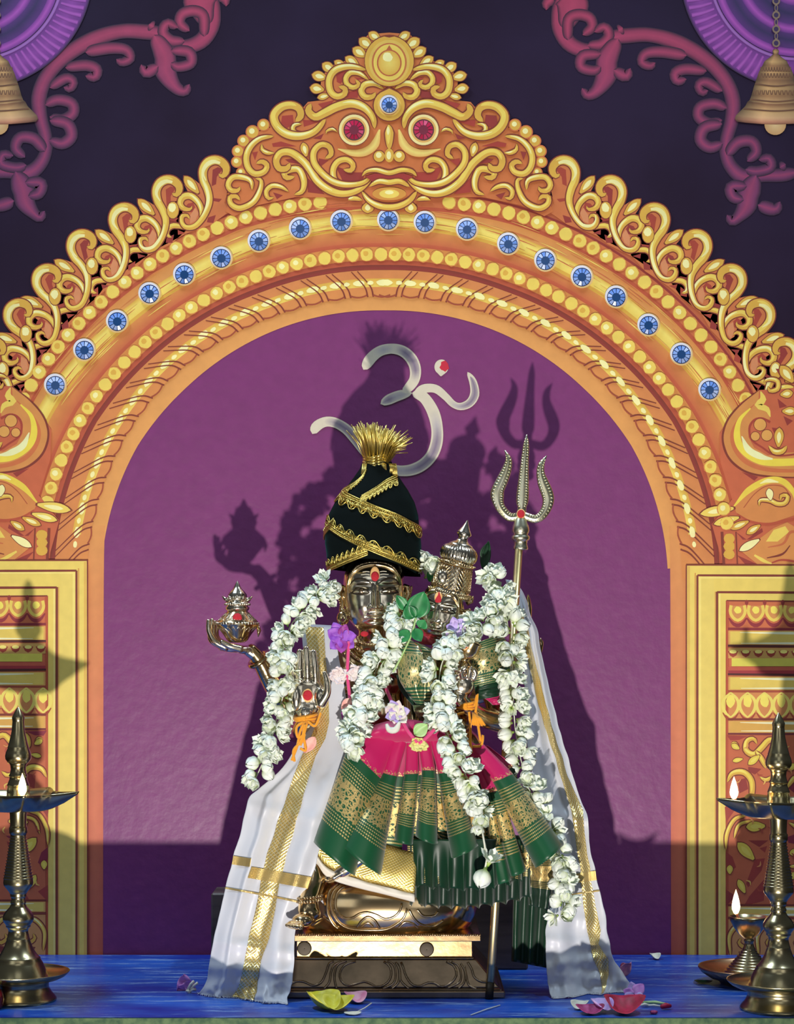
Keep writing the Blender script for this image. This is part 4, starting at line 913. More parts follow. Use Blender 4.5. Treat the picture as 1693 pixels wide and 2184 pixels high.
mb = MB()
for i in range(30):
    for d in (-1, 1):
        pts = []
        for j in range(9):
            t = j/8; a = 2*PI*i/30+d*t*1.1; r = (43.5-7*t)*kc; pts.append(base+tl @ Vector((r*math.cos(a), r*math.sin(a), (12+50*t)*kc)))
        mb.tube(pts, .0009, 4)
for i in range(60): a = 2*PI*i/60; mb.tube([base+tl @ Vector((47*kc*math.cos(a), 47*kc*math.sin(a), -3*kc)), base+tl @ Vector((46*kc*math.cos(a), 46*kc*math.sin(a), 9*kc))], .0013, 5)
mb.build('crown_lattice', M['bronze'], cr)
mb = MB(); mb.lathe([(r*kc, z*kc) for r, z in ((34,62),(39,64),(41,68),(38,72),(35,74))], base, 40, tilt=tl)
for i in range(44): a = 2*PI*i/44; mb.ball(base+tl @ Vector((40*kc*math.cos(a), 40*kc*math.sin(a), 69*kc)), .0024, n=6, m=4)
mb.build('crown_ring', M['bronze'], cr)
mb = MB(); mb.lathe([(r*kc, z*kc) for r, z in ((34,73),(38,78),(40,86),(39,95),(34,103),(26,108))], base, 120, tilt=tl, flute=.025, nf=34); mb.build('ribbed_bulb', M['face_bronze'], cr)
mb = MB(); mb.lathe([(r*kc, z*kc) for r, z in ((27,106),(26,110),(21,113),(14,117),(10,122),(12,127),(17,133),(14,138),(9,146),(4,156),(1,163))], base, 32, tilt=tl); mb.build('finial', M['face_bronze'], cr)
mb = MB(); 
ctr = base+tl @ Vector((-22*kc, -35*kc, 34*kc)); mb.ball(ctr, .013, .006, .015, 16, 10); 
for i in range(20): a = 2*PI*i/20; mb.ball(ctr+tl @ Vector((.0135*math.cos(a), -.001, .0155*math.sin(a))), .0018, n=6, m=4)
mb.build('crest_medallion', M['face_bronze'], cr)
E = lambda x, y, d: df.c+df.rot @ Vector((x*KD, d*KD, y*KD))
mb = MB(); mb.tube([E(62, 20, -4), E(76, 24, 0), E(80, 10, 0), E(68, -4, -4), E(66, -20, -4)], [.003, .006, .006, .005, .004], 10); mb.ball(E(66, -30, -4), .010, .009, .012)
mb.tube([E(64, 40, 8), E(74, 50, 12), E(78, 66, 14)], [.004, .006, .002], 8)
ear = mb.build('ear', M['bronze'], dev)
mb = MB()
for i in range(16): mb.ball(E(-58-8*math.sin(i/15*PI), -14-i*3.6, 2), .0030, n=8, m=5)
mb.build('earring', M['bronze'], dev)
# ------------------------------------------------------------------ cloth
def weave(name, c, rough=.55, sheen=.25, fine=900, bump=.08, trans=0):
    m, nt, b = principled(name, c, rough); b.inputs['Sheen Weight'].default_value = sheen
    add_bump(nt, b, fine, bump, .0006); return m
M['silk'] = weave('white_silk', (.60, .62, .67), .42, .12)
M['cream'] = weave('cream_cotton', (.78, .74, .64), .6, .2)
def zari_mat(name, c0, c1, su, sv, metalv=.75, rough=.34):
    m, nt, b = principled(name, c0, rough, metalv)
    uv = node(nt, 'ShaderNodeUVMap'); mpg = node(nt, 'ShaderNodeMapping'); mpg.inputs['Scale'].default_value = (su, sv, 1); mpg.inputs['Rotation'].default_value = (0, 0, 0)
    nt.links.new(uv.outputs[0], mpg.inputs[0]); sx = node(nt, 'ShaderNodeSeparateXYZ'); nt.links.new(mpg.outputs[0], sx.inputs[0])
    def wave(op):
        a = node(nt, 'ShaderNodeMath', operation=op); nt.links.new(sx.outputs[0], a.inputs[0]); nt.links.new(sx.outputs[1], a.inputs[1])
        s = node(nt, 'ShaderNodeMath', operation='SINE'); nt.links.new(a.outputs[0], s.inputs[0]); ab = node(nt, 'ShaderNodeMath', operation='ABSOLUTE'); nt.links.new(s.outputs[0], ab.inputs[0]); return ab
    w1, w2 = wave('ADD'), wave('SUBTRACT'); mn = node(nt, 'ShaderNodeMath', operation='MINIMUM'); nt.links.new(w1.outputs[0], mn.inputs[0]); nt.links.new(w2.outputs[0], mn.inputs[1])
    r = node(nt, 'ShaderNodeValToRGB'); r.color_ramp.elements[0].position = .22; r.color_ramp.elements[1].position = .42
    r.color_ramp.elements[0].color = (*c1, 1); r.color_ramp.elements[1].color = (*c0, 1); nt.links.new(mn.outputs[0], r.inputs[0]); nt.links.new(r.outputs[0], b.inputs['Base Color'])
    bp = node(nt, 'ShaderNodeBump', Strength=.4, Distance=.001); nt.links.new(mn.outputs[0], bp.inputs['Height']); nt.links.new(bp.outputs[0], b.inputs['Normal'])
    return m
M['zari'] = zari_mat('gold_border_weave', (.78, .56, .16), (.90, .82, .52), 14, 300)
M['zari_plain'] = zari_mat('gold_band_weave', (.74, .50, .13), (.86, .72, .36), 60, 30)
def solid(o, t=.0012): s = o.modifiers.new('thickness', 'SOLIDIFY'); s.thickness = t; s.offset = 1; return o
class Drape:
    """rows: (left px, left row, right px, right row, depth left, depth right)"""
    def __init__(s, rows, fold, n=64, m=170): s.r = spline([tuple(r) for r in rows], m); s.m = m; s.fold = fold
    def at(s, u, v, lift=0):
        r = lerp_list(s.r, min(1, max(0, v))); px = r[0]+(r[2]-r[0])*u; py = r[1]+(r[3]-r[1])*u; y = r[4]+(r[5]-r[4])*u
        dx, dy, dd = s.fold(u, v, px, py)
        y = y-dd-lift; p_ = P(px+dx, py+dy, y)
        if p_.z < .002+max(0, lift): 
            p_.z = .002+max(0, lift)*.8
        return p_
    def grid(s, name, mat, parent, u0=0, u1=1, v0=0, v1=1, n=60, m=150, lift=0, ufun=None, frame=None):
        rows = []
        for i in range(m+1):
            v = v0+(v1-v0)*i/m; row = []
            for j in range(n+1):
                t = j/n; a, b_ = (ufun(v) if ufun else (u0, u1)); row.append(s.at(a+(b_-a)*t, v, lift))
            rows.append(row)
        mb = MB(); mb.grid(rows); return mb.build(name, mat, parent)
def nz(x, y, z=0, s=1.0): return noise.noise(Vector((x*s, y*s, z)))
def interp(tab, x):
    if x <= tab[0][0]: return tab[0][1:]
    for a, b_ in zip(tab, tab[1:]):
        if x <= b_[0]:
            t = (x-a[0])/(b_[0]-a[0]); return tuple(p_+(q-p_)*t for p_, q in zip(a[1:], b_[1:]))
    return tab[-1][1:]
def fix_row(l, r, yl, yr, z): return (l, z[0], r, z[1], yl, yr)
def shawl(name, label, rows, fold, stripe, bands, hem):
    t = thing(name, label, 'shawl', P(rows[-1][0], rows[-1][1], rows[-1][4]))
    d = Drape(rows, fold)
    solid(d.grid('cloth', M['silk'], t, n=90, m=240))
    pyv = [lerp_list(d.r, i/300) for i in range(301)]
    def uf(v):
        r = lerp_list(d.r, v); py = (r[1]+r[3])/2; a, b_ = interp(stripe, py); w_ = r[2]-r[0]; return ((a-r[0])/w_, (b_-r[0])/w_)
    def vof(py):
        for i, r in enumerate(pyv):
            if (r[1]+r[3])/2 >= py: return i/300
        return 1
    o = d.grid('gold_border', M['zari'], t, v0=vof(stripe[0][0]), v1=vof(stripe[-1][0]), n=14, m=220, lift=.0022, ufun=uf)
    tag(o, 'gold woven border stripe')
    for (pa, pb, ua, ub, slope) in bands:
        rws = []
        for i in range(5):
            row = []
            for j in range(31):
                u = ua+(ub-ua)*j/30; py = pa+(pb-pa)*i/4+slope*(u-.5); row.append(d.at(u, vof2(d, py), .003))
            rws.append(row)
        mb = MB(); mb.grid(rws); tag(mb.build('gold_cross_band', M['zari_plain'], t), 'gold band across the cloth')
    if hem:
        mb = MB()
        for i in range(110):
            u = i/109; a = d.at(u, .995); dd = Vector((R.uniform(-.004, .004), -R.uniform(.004, .011), 0)); e = a+dd; e.z = .0015; a.z = max(a.z, .002)
            mb.tube([a, (a+e)/2+Vector((0, 0, .001)), e], .0005, 4)
        mb.build('fringe', M['silk'], t)
    return t, d
def vof2(d, py):
    R_ = d.r; lo = (R_[0][1]+R_[0][3])/2
    for i in range(len(R_)-1):
        a = (R_[i][1]+R_[i][3])/2; b_ = (R_[i+1][1]+R_[i+1][3])/2
        if a <= py <= b_: return (i+(py-a)/max(1e-9, b_-a))/(len(R_)-1)
    return 1
def sst(a, b_, x): t = min(1, max(0, (x-a)/(b_-a))); return t*t*(3-2*t)
def fold_l(u, v, px, py):
    low = sst(1560, 1760, py)
    d = .010*low*math.sin(u*9.5+.6+.6*math.sin(v*6))+.004*math.sin(u*21+v*5)*low+.004*nz(px*.03, py*.012)
    d += .012*low*(sst(.16, .22, u)-.5)                                   # front layer laps over the left panel
    for c, k, s_ in ((2020, .011, .35), (1905, .006, -.2), (2068, .012, .15), (1720, .006, .5)):
        w_ = py-c-s_*(px-540)*.4; d += k*math.exp(-(w_/13)**2)*(.6+.6*nz(px*.02, c))
    bt = sst(2070, 2135, py); d += bt*(.014*nz(px*.035, py*.03, 3)+.008*nz(px*.09, py*.06, 5))
    ex = 3*nz(py*.03, 1)*low+bt*6*nz(py*.06, u*3)
    return ex, bt*5*nz(px*.05, 8), d
T = table_y
rowsL = [(640,1330,714,1334,.125,.125),(643,1345,716,1348,.105,.105),(648,1400,722,1400,.085,.085),(655,1470,735,1470,.08,.075),(655,1540,742,1540,.075,.06),(632,1590,738,1590,.06,.05),(600,1640,731,1638,.05,.035),
         (552,1682,724,1672,.045,.02),(529,1705,716,1705,.04,.012),(517,1760,698,1760,.035,.005),(490,1855,671,1850,.03,.0),(468,1950,638,1950,.028,.012),(456,2000,628,2000,.028,.004),(446,2055,627,2052,.028,-.014),(441,2090,622,2095,.03,-.032),(430,2110,615,2125,.036,-.048),(420,2122,610,2143,T(2122),T(2143))]
sL = [(1336,650,690),(1400,658,694),(1470,672,700),(1540,676,702),(1575,662,694),(1613,643,673),(1660,624,658),(1700,611,646),(1760,590,630),(1850,561,604),(1900,553,593),(1950,543,585),(2000,530,574),(2050,521,556),(2095,512,548),(2120,500,545),(2134,490,540)]
shL, dL = shawl('silk_shawl', 'white silk shawl with gold stripe at the left, over the larger statue\'s arm', rowsL, fold_l, sL, [(1856,1880,.24,1,34),(1838,1856,0,.22,30),(1907,1911,0,1,34)], True)
shL['group'] = 'white silk shawls'
def fold_r(u, v, px, py):
    d = .008*math.sin(u*8+.4)*sst(1300, 1500, py)+.005*math.sin(u*17+v*4)+.004*nz(px*.03, py*.015, 7)
    d -= .010*math.exp(-((u-.28)/.12)**2)*sst(1300, 1420, py)*(1-sst(1850, 2000, py))
    for c, k, s_ in ((1745, .010, .3), (2010, .010, .2), (2050, .012, -.35), (1960, .007, .4), (2085, .010, .2)):
        w_ = py-c-s_*(px-1230)*.5; d += k*math.exp(-(w_/12)**2)*(.55+.7*nz(px*.02, c, 2))
    bt = sst(2000, 2120, py); d += bt*(.016*nz(px*.03, py*.03, 9)+.008*nz(px*.08, py*.05, 4))
    return 3*nz(py*.03, 11)+bt*4*nz(py*.05, u*2, 5), bt*5*nz(px*.05, 3), d
rowsR = [(1078,1236,1092,1238,.25,.25),(1086,1258,1113,1258,.235,.25),(1096,1300,1128,1300,.215,.24),(1105,1340,1144,1340,.20,.235),(1114,1400,1156,1400,.18,.225),(1120,1500,1179,1500,.15,.21),(1126,1600,1206,1600,.13,.19),(1148,1700,1236,1700,.115,.17),(1160,1745,1253,1742,.105,.15),
         (1174,1800,1257,1800,.095,.135),(1178,1850,1267,1850,.09,.125),(1175,1900,1279,1900,.085,.12),(1168,1960,1292,1960,.075,.115),(1164,2000,1298,2000,.065,.11),(1164,2040,1306,2040,.055,.105),(1167,2080,1329,2075,.042,.10),(1171,2110,1345,2100,.035,.095),(1178,2131,1352,2116,T(2131),T(2116))]
sR = [(1300,1106,1116),(1400,1124,1138),(1500,1147,1163),(1578,1171,1186),(1657,1196,1211),(1728,1218,1243),(1775,1225,1246),(1860,1237,1258),(1954,1246,1273),(1985,1254,1283),(2014,1258,1275),(2048,1266,1298),(2083,1281,1297),(2118,1283,1288)]
shR, dR = shawl('silk_shawl', 'white silk shawl with gold stripe hanging at the right, behind the smaller statue', rowsR, fold_r, sR, [(1864,1884,.42,1,-14),(1905,1908,.1,1,-14)], True)
shR['group'] = 'white silk shawls'
# white cloth with a gold band on the lap, under the skirt
lap = thing('lap_cloth', 'cream cloth with broad gold band lying across the lap below the green hem', 'cloth', P(760, 1900, .02))
A = [(640,1800),(668,1812),(690,1842),(715,1858),(770,1876),(820,1890),(884,1906)]; B = [(640,1835),(672,1840),(692,1866),(716,1880),(770,1896),(820,1908),(884,1925)]; C0 = [(700,1760),(730,1770),(760,1780),(790,1790),(820,1800),(850,1810),(890,1820)]
def band3(a, b_, y0, y1, n=40, m=8, bulge=.006):
    a, b_ = spline(a, n), spline(b_, n); rows = []
    for i in range(m+1):
        t = i/m; rows.append([P(p_[0]+(q[0]-p_[0])*t, p_[1]+(q[1]-p_[1])*t, y0+(y1-y0)*t-bulge*math.sin(PI*t)+.003*nz(p_[0]*.04, t*2)) for p_, q in zip(a, b_)])
    mb = MB(); mb.grid(rows); return mb
solid(band3(A, B, .008, .012).build('white_edge', M['cream'], lap))
gb = zari_mat('gold_lap_weave', (.80, .56, .12), (.92, .78, .34), 90, 40)
solid(band3(C0, A, .03, .0095).build('gold_band', gb, lap))
solid(band3([(640,1840),(655,1842),(668,1836)], [(640,1898),(665,1905),(690,1928)], .018, .022).build('fold_tip', M['silk'], lap))
# ------------------------------------------------------------------ green and pink silk skirt
def brocade_mat(name, green, gold, pink=None, v=(.30, .40, .80), su=5, sv=9, seed=0):
    """bands along v: pink, green, gold brocade on green, green hem"""
    m, nt, b = principled(name, green, .42); b.inputs['Sheen Weight'].default_value = .2
    uv = node(nt, 'ShaderNodeUVMap'); sx = node(nt, 'ShaderNodeSeparateXYZ'); nt.links.new(uv.outputs[0], sx.inputs[0])
    def math_(op, a, b_=None):
        n_ = node(nt, 'ShaderNodeMath', operation=op)
        for i, q in enumerate((a, b_)):
            if q is None: continue
            if isinstance(q, (int, float)): n_.inputs[i].default_value = q
            else: nt.links.new(q, n_.inputs[i])
        return n_.outputs[0]
    U, V = sx.outputs[0], sx.outputs[1]
    gt = lambda q, x: math_('GREATER_THAN', q, x); lt = lambda q, x: math_('LESS_THAN', q, x); mul = lambda p_, q: math_('MULTIPLY', p_, q); mxx = lambda p_, q: math_('MAXIMUM', p_, q)
    inb = lambda a, b_: mul(gt(V, a), lt(V, b_))
    v1, v2, v3 = v; L = v3-v2
    vo = node(nt, 'ShaderNodeTexVoronoi', Scale=1.0); vo.feature = 'DISTANCE_TO_EDGE'; mp_ = node(nt, 'ShaderNodeMapping'); mp_.inputs['Scale'].default_value = (su*2.6, sv*4.2, 1); mp_.inputs['Location'].default_value = (seed, seed*.7, 0)
    nt.links.new(uv.outputs[0], mp_.inputs[0]); nt.links.new(mp_.outputs[0], vo.inputs['Vector'])
    v2_ = node(nt, 'ShaderNodeTexVoronoi', Scale=1.0); mp2 = node(nt, 'ShaderNodeMapping'); mp2.inputs['Scale'].default_value = (su*6, sv*9, 1); nt.links.new(uv.outputs[0], mp2.inputs[0]); nt.links.new(mp2.outputs[0], v2_.inputs['Vector'])
    motif = mul(lt(vo.outputs[0], .16), gt(math_('SINE', mul(vo.outputs[0], 60)), -.5)); motif = mxx(motif, lt(v2_.outputs[0], .30))
    dots = lambda f: gt(math_('SINE', mul(U, f)), -.35)
    stripes = mul(gt(math_('SINE', mul(V, 2*PI*5/(L*.26))), .15), dots(150))
    g = mul(inb(v2+L*.24, v2+L*.74), motif); g = mxx(g, mul(mxx(inb(v2, v2+L*.24), inb(v2+L*.76, v3)), stripes))
    fac = g
    mg = node(nt, 'ShaderNodeMixRGB'); mg.inputs[1].default_value = (*green, 1); mg.inputs[2].default_value = (*gold, 1); nt.links.new(fac, mg.inputs[0]); outc = mg.outputs[0]; met = mul(fac, .75)
    if pink:
        zig = math_('ADD', V, mul(math_('ABSOLUTE', math_('SINE', mul(U, 16))), .022))
        mp3 = node(nt, 'ShaderNodeMixRGB'); mp3.inputs[2].default_value = (*pink, 1); nt.links.new(lt(V, v1), mp3.inputs[0]); nt.links.new(outc, mp3.inputs[1]); outc = mp3.outputs[0]
        sc_ = mul(mul(lt(V, v1), gt(zig, v1-.012)), lt(v2_.outputs[0], .5)); mp4 = node(nt, 'ShaderNodeMixRGB'); mp4.inputs[2].default_value = (*gold, 1); nt.links.new(sc_, mp4.inputs[0]); nt.links.new(outc, mp4.inputs[1]); outc = mp4.outputs[0]
        met = mxx(met, mul(sc_, .7))
    nt.links.new(outc, b.inputs['Base Color']); nt.links.new(met, b.inputs['Metallic'])
    bp = node(nt, 'ShaderNodeBump', Strength=.3, Distance=.0006); nt.links.new(fac, bp.inputs['Height']); nt.links.new(bp.outputs[0], b.inputs['Normal'])
    return m
GRN, GLD, PNK = lin((2, 74, 40)), (.80, .58, .22), lin((186, 14, 92))
M['pleat'] = brocade_mat('saree_border', GRN, GLD, PNK, (.35, .42, .84))
M['pleat_narrow'] = brocade_mat('saree_border_narrow', GRN, GLD, PNK, (.35, .42, .84), su=2.4)
M['green_silk'] = weave('green_silk', lin((1, 48, 26)), .42, .1)
M['pink_silk'] = weave('pink_silk', PNK, .5, .3)
M['brocade'] = brocade_mat('green_brocade', lin((10, 80, 48)), (.74, .60, .28), None, (-.2, .0, .97), 5, 3.2, 3)
skirt = thing('pleated_skirt', 'pink silk skirt with fanned pleats and green gold brocade hem', 'skirt', P(890, 1850, .03))
def pleat(L, Rr, y0, y1, bul, mat, curl=.9, hem=0, seed=0):
    def edge(pts):
        a = [tuple(pts[0][i]+(pts[1][i]-pts[0][i])*t/14 for i in (0, 1)) for t in range(14)]; b_ = [tuple(pts[1][i]+(pts[2][i]-pts[1][i])*t/26 for i in (0, 1)) for t in range(27)]
        q = a+b_
        for _ in range(3): q = [q[0]]+[tuple((q[i-1][k]+2*q[i][k]+q[i+1][k])/4 for k in (0, 1)) for i in range(1, len(q)-1)]+[q[-1]]
        return q
    eL, eR = edge(L), edge(Rr); n = 22; rows = []; uvs = []
    for i, (a, b_) in enumerate(zip(eL, eR)):
        v = i/40; row = []; wpx = math.dist(a, b_)
        for j in range(n+9):
            u = (j-4)/n                                       # the panel curls back beyond both visible edges
            ang = (u-.5)*PI*curl; x = .5+.5*math.sin(max(-PI/2, min(PI/2, ang)))/math.sin(PI*curl/2) if abs(ang) < PI/2 else (.5+math.copysign(.5/math.sin(PI*curl/2), ang)*math.cos(abs(ang)-PI/2))
            dep = math.cos(ang)
            bl = bul*1.45*(.25+.75*v)*min(1.6, wpx/55)
            y = y0+(y1-y0)*v**1.2-bl*dep
            px, py = a[0]+(b_[0]-a[0])*x, a[1]+(b_[1]-a[1])*x
            py += hem*v**3*math.cos(ang)+2*nz(u*3, v*4, seed)*v
            row.append(P(px, py, y+.003*nz(u*2.5, v*3.5, seed+5))); uvs.append((u, v))
        rows.append(row)
    mb = MB(); mb.grid(rows); mb.uv = uvs
    return solid(mb.build('pleat', mat, skirt), .0012)
W = M['pleat']; Wn = M['pleat_narrow']
back = [([(925,1560),(960,1655),(985,1850)],[(960,1568),(995,1660),(1040,1862)]), ([(945,1565),(990,1660),(1010,1850)],[(985,1570),(1024,1668),(1060,1872)]), ([(880,1570),(880,1655),(868,1840)],[(905,1570),(912,1650),(905,1850)]), ([(840,1570),(830,1655),(790,1870)],[(880,1570),(872,1655),(850,1880)]), ([(905,1560),(918,1650),(915,1840)],[(935,1568),(945,1650),(985,1868)]), ([(1010,1592),(1070,1650),(1120,1820)],[(1040,1590),(1096,1632),(1150,1840)])]
for i, (l, r) in enumerate(back): pleat(l, r, .040, .048, .010, Wn, seed=i+20)
for i, (l, r, m_, b_, h_) in enumerate([
   ([(792,1548),(742,1592),(668,1794)],[(852,1560),(813,1662),(757,1866)], W, .026, 6), ([(846,1560),(815,1648),(719,1792)],[(872,1568),(848,1655),(812,1866)], W, .030, 6), ([(868,1566),(862,1652),(841,1789)],[(890,1566),(893,1650),(880,1800)], Wn, .030, 5), ([(888,1564),(900,1643),(886,1782)],[(915,1562),(929,1643),(933,1798)], Wn, .034, 6), ([(912,1562),(934,1650),(962,1828)],[(944,1566),(967,1645),(1020,1802)], Wn, .032, 6),
   ([(1000,1598),(1030,1690),(1060,1884)],[(1012,1600),(1048,1690),(1090,1876)], Wn, .022, 4), ([(1006,1598),(1046,1690),(1088,1868)],[(1020,1598),(1068,1684),(1122,1856)], Wn, .024, 4), ([(1000,1592),(1051,1668),(1141,1850)],[(1028,1584),(1094,1650),(1201,1803)], W, .034, 4)]):
    pleat(l, r, .022, .004 if i < 5 else .008, b_, m_, hem=h_, seed=i)
mb = MB(); rows = []                                          # gathered pink waist
for i in range(13):
    t = i/12; row = []
    for j in range(61):
        u = j/60; cxl, cxr = 796-10*t, 944+14*t; px = cxl+(cxr-cxl)*u; py = 1534+(1585-1534)*t+16*(abs(u-.45)*2)**2*(1-t)
        row.append(P(px, py, .012+.042*t*t-.030*math.sin(PI*min(1, t*.85))-.020*math.sin(PI*u)-.003*math.sin(u*40)*t))
    rows.append(row)
mb.grid(rows); solid(mb.build('gathered_waist', M['pink_silk'], skirt))
mb = MB(); rows = []
for i in range(9):
    t = i/8; rows.append([P(1000+(1092-1000)*u+6*t, 1578+62*u+(44)*t, .05-.02*math.sin(PI*u)-.01*math.sin(PI*t)) for u in [j/24 for j in range(25)]])
mb.grid(rows); solid(mb.build('side_gather', M['pink_silk'], skirt))
def petti(name, l, r, top, bl, br, y, amp, k, mat, m=26):
    rows = []
    for i in range(m+1):
        t = i/m; row = []
        for j in range(121):
            u = j/120; px = l+(r-l)*u; py = top+(bl+(br-bl)*u-top)*t
            row.append(P(px+(4*math.sin(u*k*PI*2+1))*t, py+4*math.sin(u*k*PI*2)*t+14*math.sin(PI*u)*t, y-.03*math.sin(PI*u)-amp*math.sin(u*k*PI*2)*t+.004*nz(u*6, t*2)))
        rows.append(row)
    mb = MB(); mb.grid(rows); return solid(mb.build(name, mat, skirt))
M['under'] = brocade_mat('green_underskirt', lin((1, 40, 22)), GLD, None, (-.5, .02, .62), 26, 3, 6)
petti('underskirt', 868, 1128, 1800, 1928, 1915, .034, .010, 9, M['under'])
petti('underskirt', 880, 1110, 1790, 1888, 1880, .022, .008, 7, M['green_silk'])
pal = thing('saree_end', 'dark green saree end with dotted gold hanging beside the right shawl', 'saree', P(1140, 2060, .09))
def panel(name, A_, B_, mat, parent, wav=.008, k=3, solidt=.0012):
    a, b_ = spline(A_, 40), spline(B_, 40); rows = []
    for i, (p_, q) in enumerate(zip(a, b_)):
        rows.append([P(p_[0]+(q[0]-p_[0])*u, p_[1]+(q[1]-p_[1])*u, p_[2]+(q[2]-p_[2])*u-wav*math.sin(u*k*PI)+.003*nz(u*4, i*.15, k)) for u in [j/24 for j in range(25)]])
    mb = MB(); mb.grid(rows); return solid(mb.build(name, mat, parent), solidt)
panel('green_fall', [(1090,1780,.08),(1094,1860,.08),(1092,1960,.085),(1090,2050,.088)], [(1190,1790,.085),(1184,1880,.085),(1176,1960,.088),(1168,2065,.09)], M['green_silk'], pal, .014, 5)
panel('brocade_fall', [(1118,1830,.055),(1124,1880,.055),(1128,1930,.058)], [(1188,1830,.06),(1180,1880,.06),(1170,1942,.062)], M['under'], pal, .006, 3)
# green brocade pieces over the shoulders of the goddess
bod = thing('brocade_blouse', 'green and gold brocade cloth wrapped over the chest and arm of the goddess statue', 'blouse', P(930, 1500, .03))
panel('chest_fold', [(868,1362,.05),(850,1385,.04),(849,1440,.03),(866,1475,.03),(888,1503,.035)], [(880,1366,.04),(902,1400,.018),(905,1440,.014),(904,1478,.02),(906,1506,.035)], M['brocade'], bod, .012, 1)
panel('chest_fold', [(882,1368,.046),(900,1390,.03),(902,1440,.022),(900,1480,.026),(896,1506,.035)], [(905,1376,.05),(926,1392,.045),(932,1440,.04),(928,1480,.04),(918,1502,.04)], M['brocade'], bod, .010, 1)
panel('lower_fold', [(845,1440,.06),(852,1470,.06),(880,1506,.055)], [(935,1440,.06),(935,1480,.06),(925,1512,.055)], M['green_silk'], bod)
panel('waist_tie', [(880,1504,.03),(884,1520,.028),(900,1540,.03)], [(920,1504,.03),(926,1520,.03),(935,1535,.032)], M['brocade'], bod, .01, 1)
panel('sleeve', [(1012,1372,.075),(1006,1400,.066),(1006,1440,.066),(1012,1468,.068)], [(1072,1350,.11),(1088,1390,.11),(1092,1425,.11),(1088,1450,.11)], M['brocade'], bod, .026, 1)
panel('sleeve_hem', [(1012,1466,.068),(1014,1480,.068),(1022,1492,.07)], [(1088,1449,.11),(1088,1465,.11),(1084,1482,.11)], M['green_silk'], bod, .026, 1)
panel('sleeve_lining', [(1030,1488,.074),(1042,1496,.076),(1050,1504,.08)], [(1084,1474,.108),(1082,1490,.108),(1072,1502,.1)], M['pink_silk'], bod, .022, 1)
panel('red_collar', [(902,1318,.10),(896,1345,.09),(892,1372,.075)], [(914,1330,.095),(924,1360,.08),(932,1378,.07)], weave('dark_red_silk', lin((150, 12, 46)), .5), bod, .006, 1)
# ------------------------------------------------------------------ turban
tur = thing('velvet_turban', 'tall black velvet turban with gold lace bands and tassel', 'turban', P(800, 1215, .15))
TP = [(1236,800,98),(1215,798,97.5),(1190,796,100),(1160,795,102.5),(1130,795,101),(1100,796,96),(1070,799,84),(1045,802,68),(1020,804,50),(1000,804,37),(985,803,31)]
TYC = .150
def tpt(a, py, lift=0):
    """a: angle, 0 = facing the viewer, positive to the right"""
    c, r = interp([(-p_[0], p_[1], p_[2]) for p_ in TP], -py); r = r/1000*1.03+lift
    q = P(c, py, TYC); return Vector((q.x+r*math.sin(a), TYC-r*.86*math.cos(a), q.z))
mb = MB(); rows = []
tilt_ = lambda a: 12*math.sin(a)-22*max(0, math.cos(a))          # rim rises over the brow and dips to the right
ppy = spline([(p_[0], p_[1], p_[2]) for p_ in TP], 60)
def rim_py(a): return 1222+8*math.sin(a)-27*max(0, math.cos(a))**2
for i in range(61):
    t = i/60; row = []
    for j in range(96):
        a = 2*PI*j/96; lo = rim_py(a); py = lo+(985-lo)*t; row.append(tpt(a, py, .003*nz(a*1.5, py*.02, 4)))
    rows.append(row)
rows.append([tpt(0, 985)*.5+tpt(PI, 985)*.5]*96); mb.grid(rows, close=True)
m, nt, b = principled('black_velvet', (.0016, .004, .004), .85); b.inputs['Sheen Weight'].default_value = .16; b.inputs['Specular IOR Level'].default_value = .1; b.inputs['Sheen Tint'].default_value = (.02, .25, .25, 1); b.inputs['Sheen Roughness'].default_value = .35; add_bump(nt, b, 500, .3, .001)
mb.build('velvet_wrap', m, tur)
M['lace'] = metal('gold_lace', (.72, .56, .16), .34, (.46, .34, .07), 160, .5, 500)
def lace(pts, up=1, parent=tur, w_=24):
    """pts: (angle, row): a band of cords, beads and scallops following the wrap; up: side of the scallops"""
    q = spline(pts, 120); mb = MB()
    def off(k): return [tpt(a, py-k, .003) for a, py in q]
    for k in (0, 8): mb.tube(off(k*up), .0019, 6)
    for i in range(0, 119, 2): a, py = q[i]; mb.ball(tpt(a, py-4*up, .003), .0022, n=6, m=4)
    n = 9; st = 120//n
    for s_ in range(n):
        i0, i1 = s_*st, min(119, (s_+1)*st)
        for hgt in (w_, w_*.62):
            pts_ = []
            for j in range(13):
                t = j/12; ii = i0+(i1-i0)*t; a, py = lerp_list(q, ii/119); pts_.append(tpt(a, py-(8+(hgt-8)*math.sin(PI*t)**.7)*up, .0032))
            mb.tube(pts_, .0015, 5)
        for e in (.25, .75):
            a, py = lerp_list(q, (i0+(i1-i0)*e)/119); a2, py2 = lerp_list(q, (i0+(i1-i0)*.5)/119); mb.tube([tpt(a, py-8*up, .003), tpt((a+a2)/2, (py+py2)/2-15*up, .004), tpt(a2, py2-(w_-2)*up, .003)], .0013, 5)
    ps = []                                                   # the woven ground of the lace
    rows = [[tpt(a, py+1*up, .0012) for a, py in q], [tpt(a, py-10*up, .0016) for a, py in q], [tpt(a, py-(w_-7)*up, .0012) for a, py in q]]
    mb.grid(rows)
    return mb.build('lace_band', M['lace'], parent)
h_ = PI/2
lace([(-h_*1.05,1224),(-1.0,1214),(-.5,1200),(-.1,1186)], 1)
lace([(-h_*1.1,1118),(-1.15,1128),(-.6,1152),(0,1180),(.5,1200),(1.0,1216),(h_*1.05,1224)], 1)
lace([(-h_*1.05,1040),(-1.1,1050),(-.5,1065),(0,1083),(.5,1100),(1.0,1118),(h_*1.05,1128)], -1, w_=26)
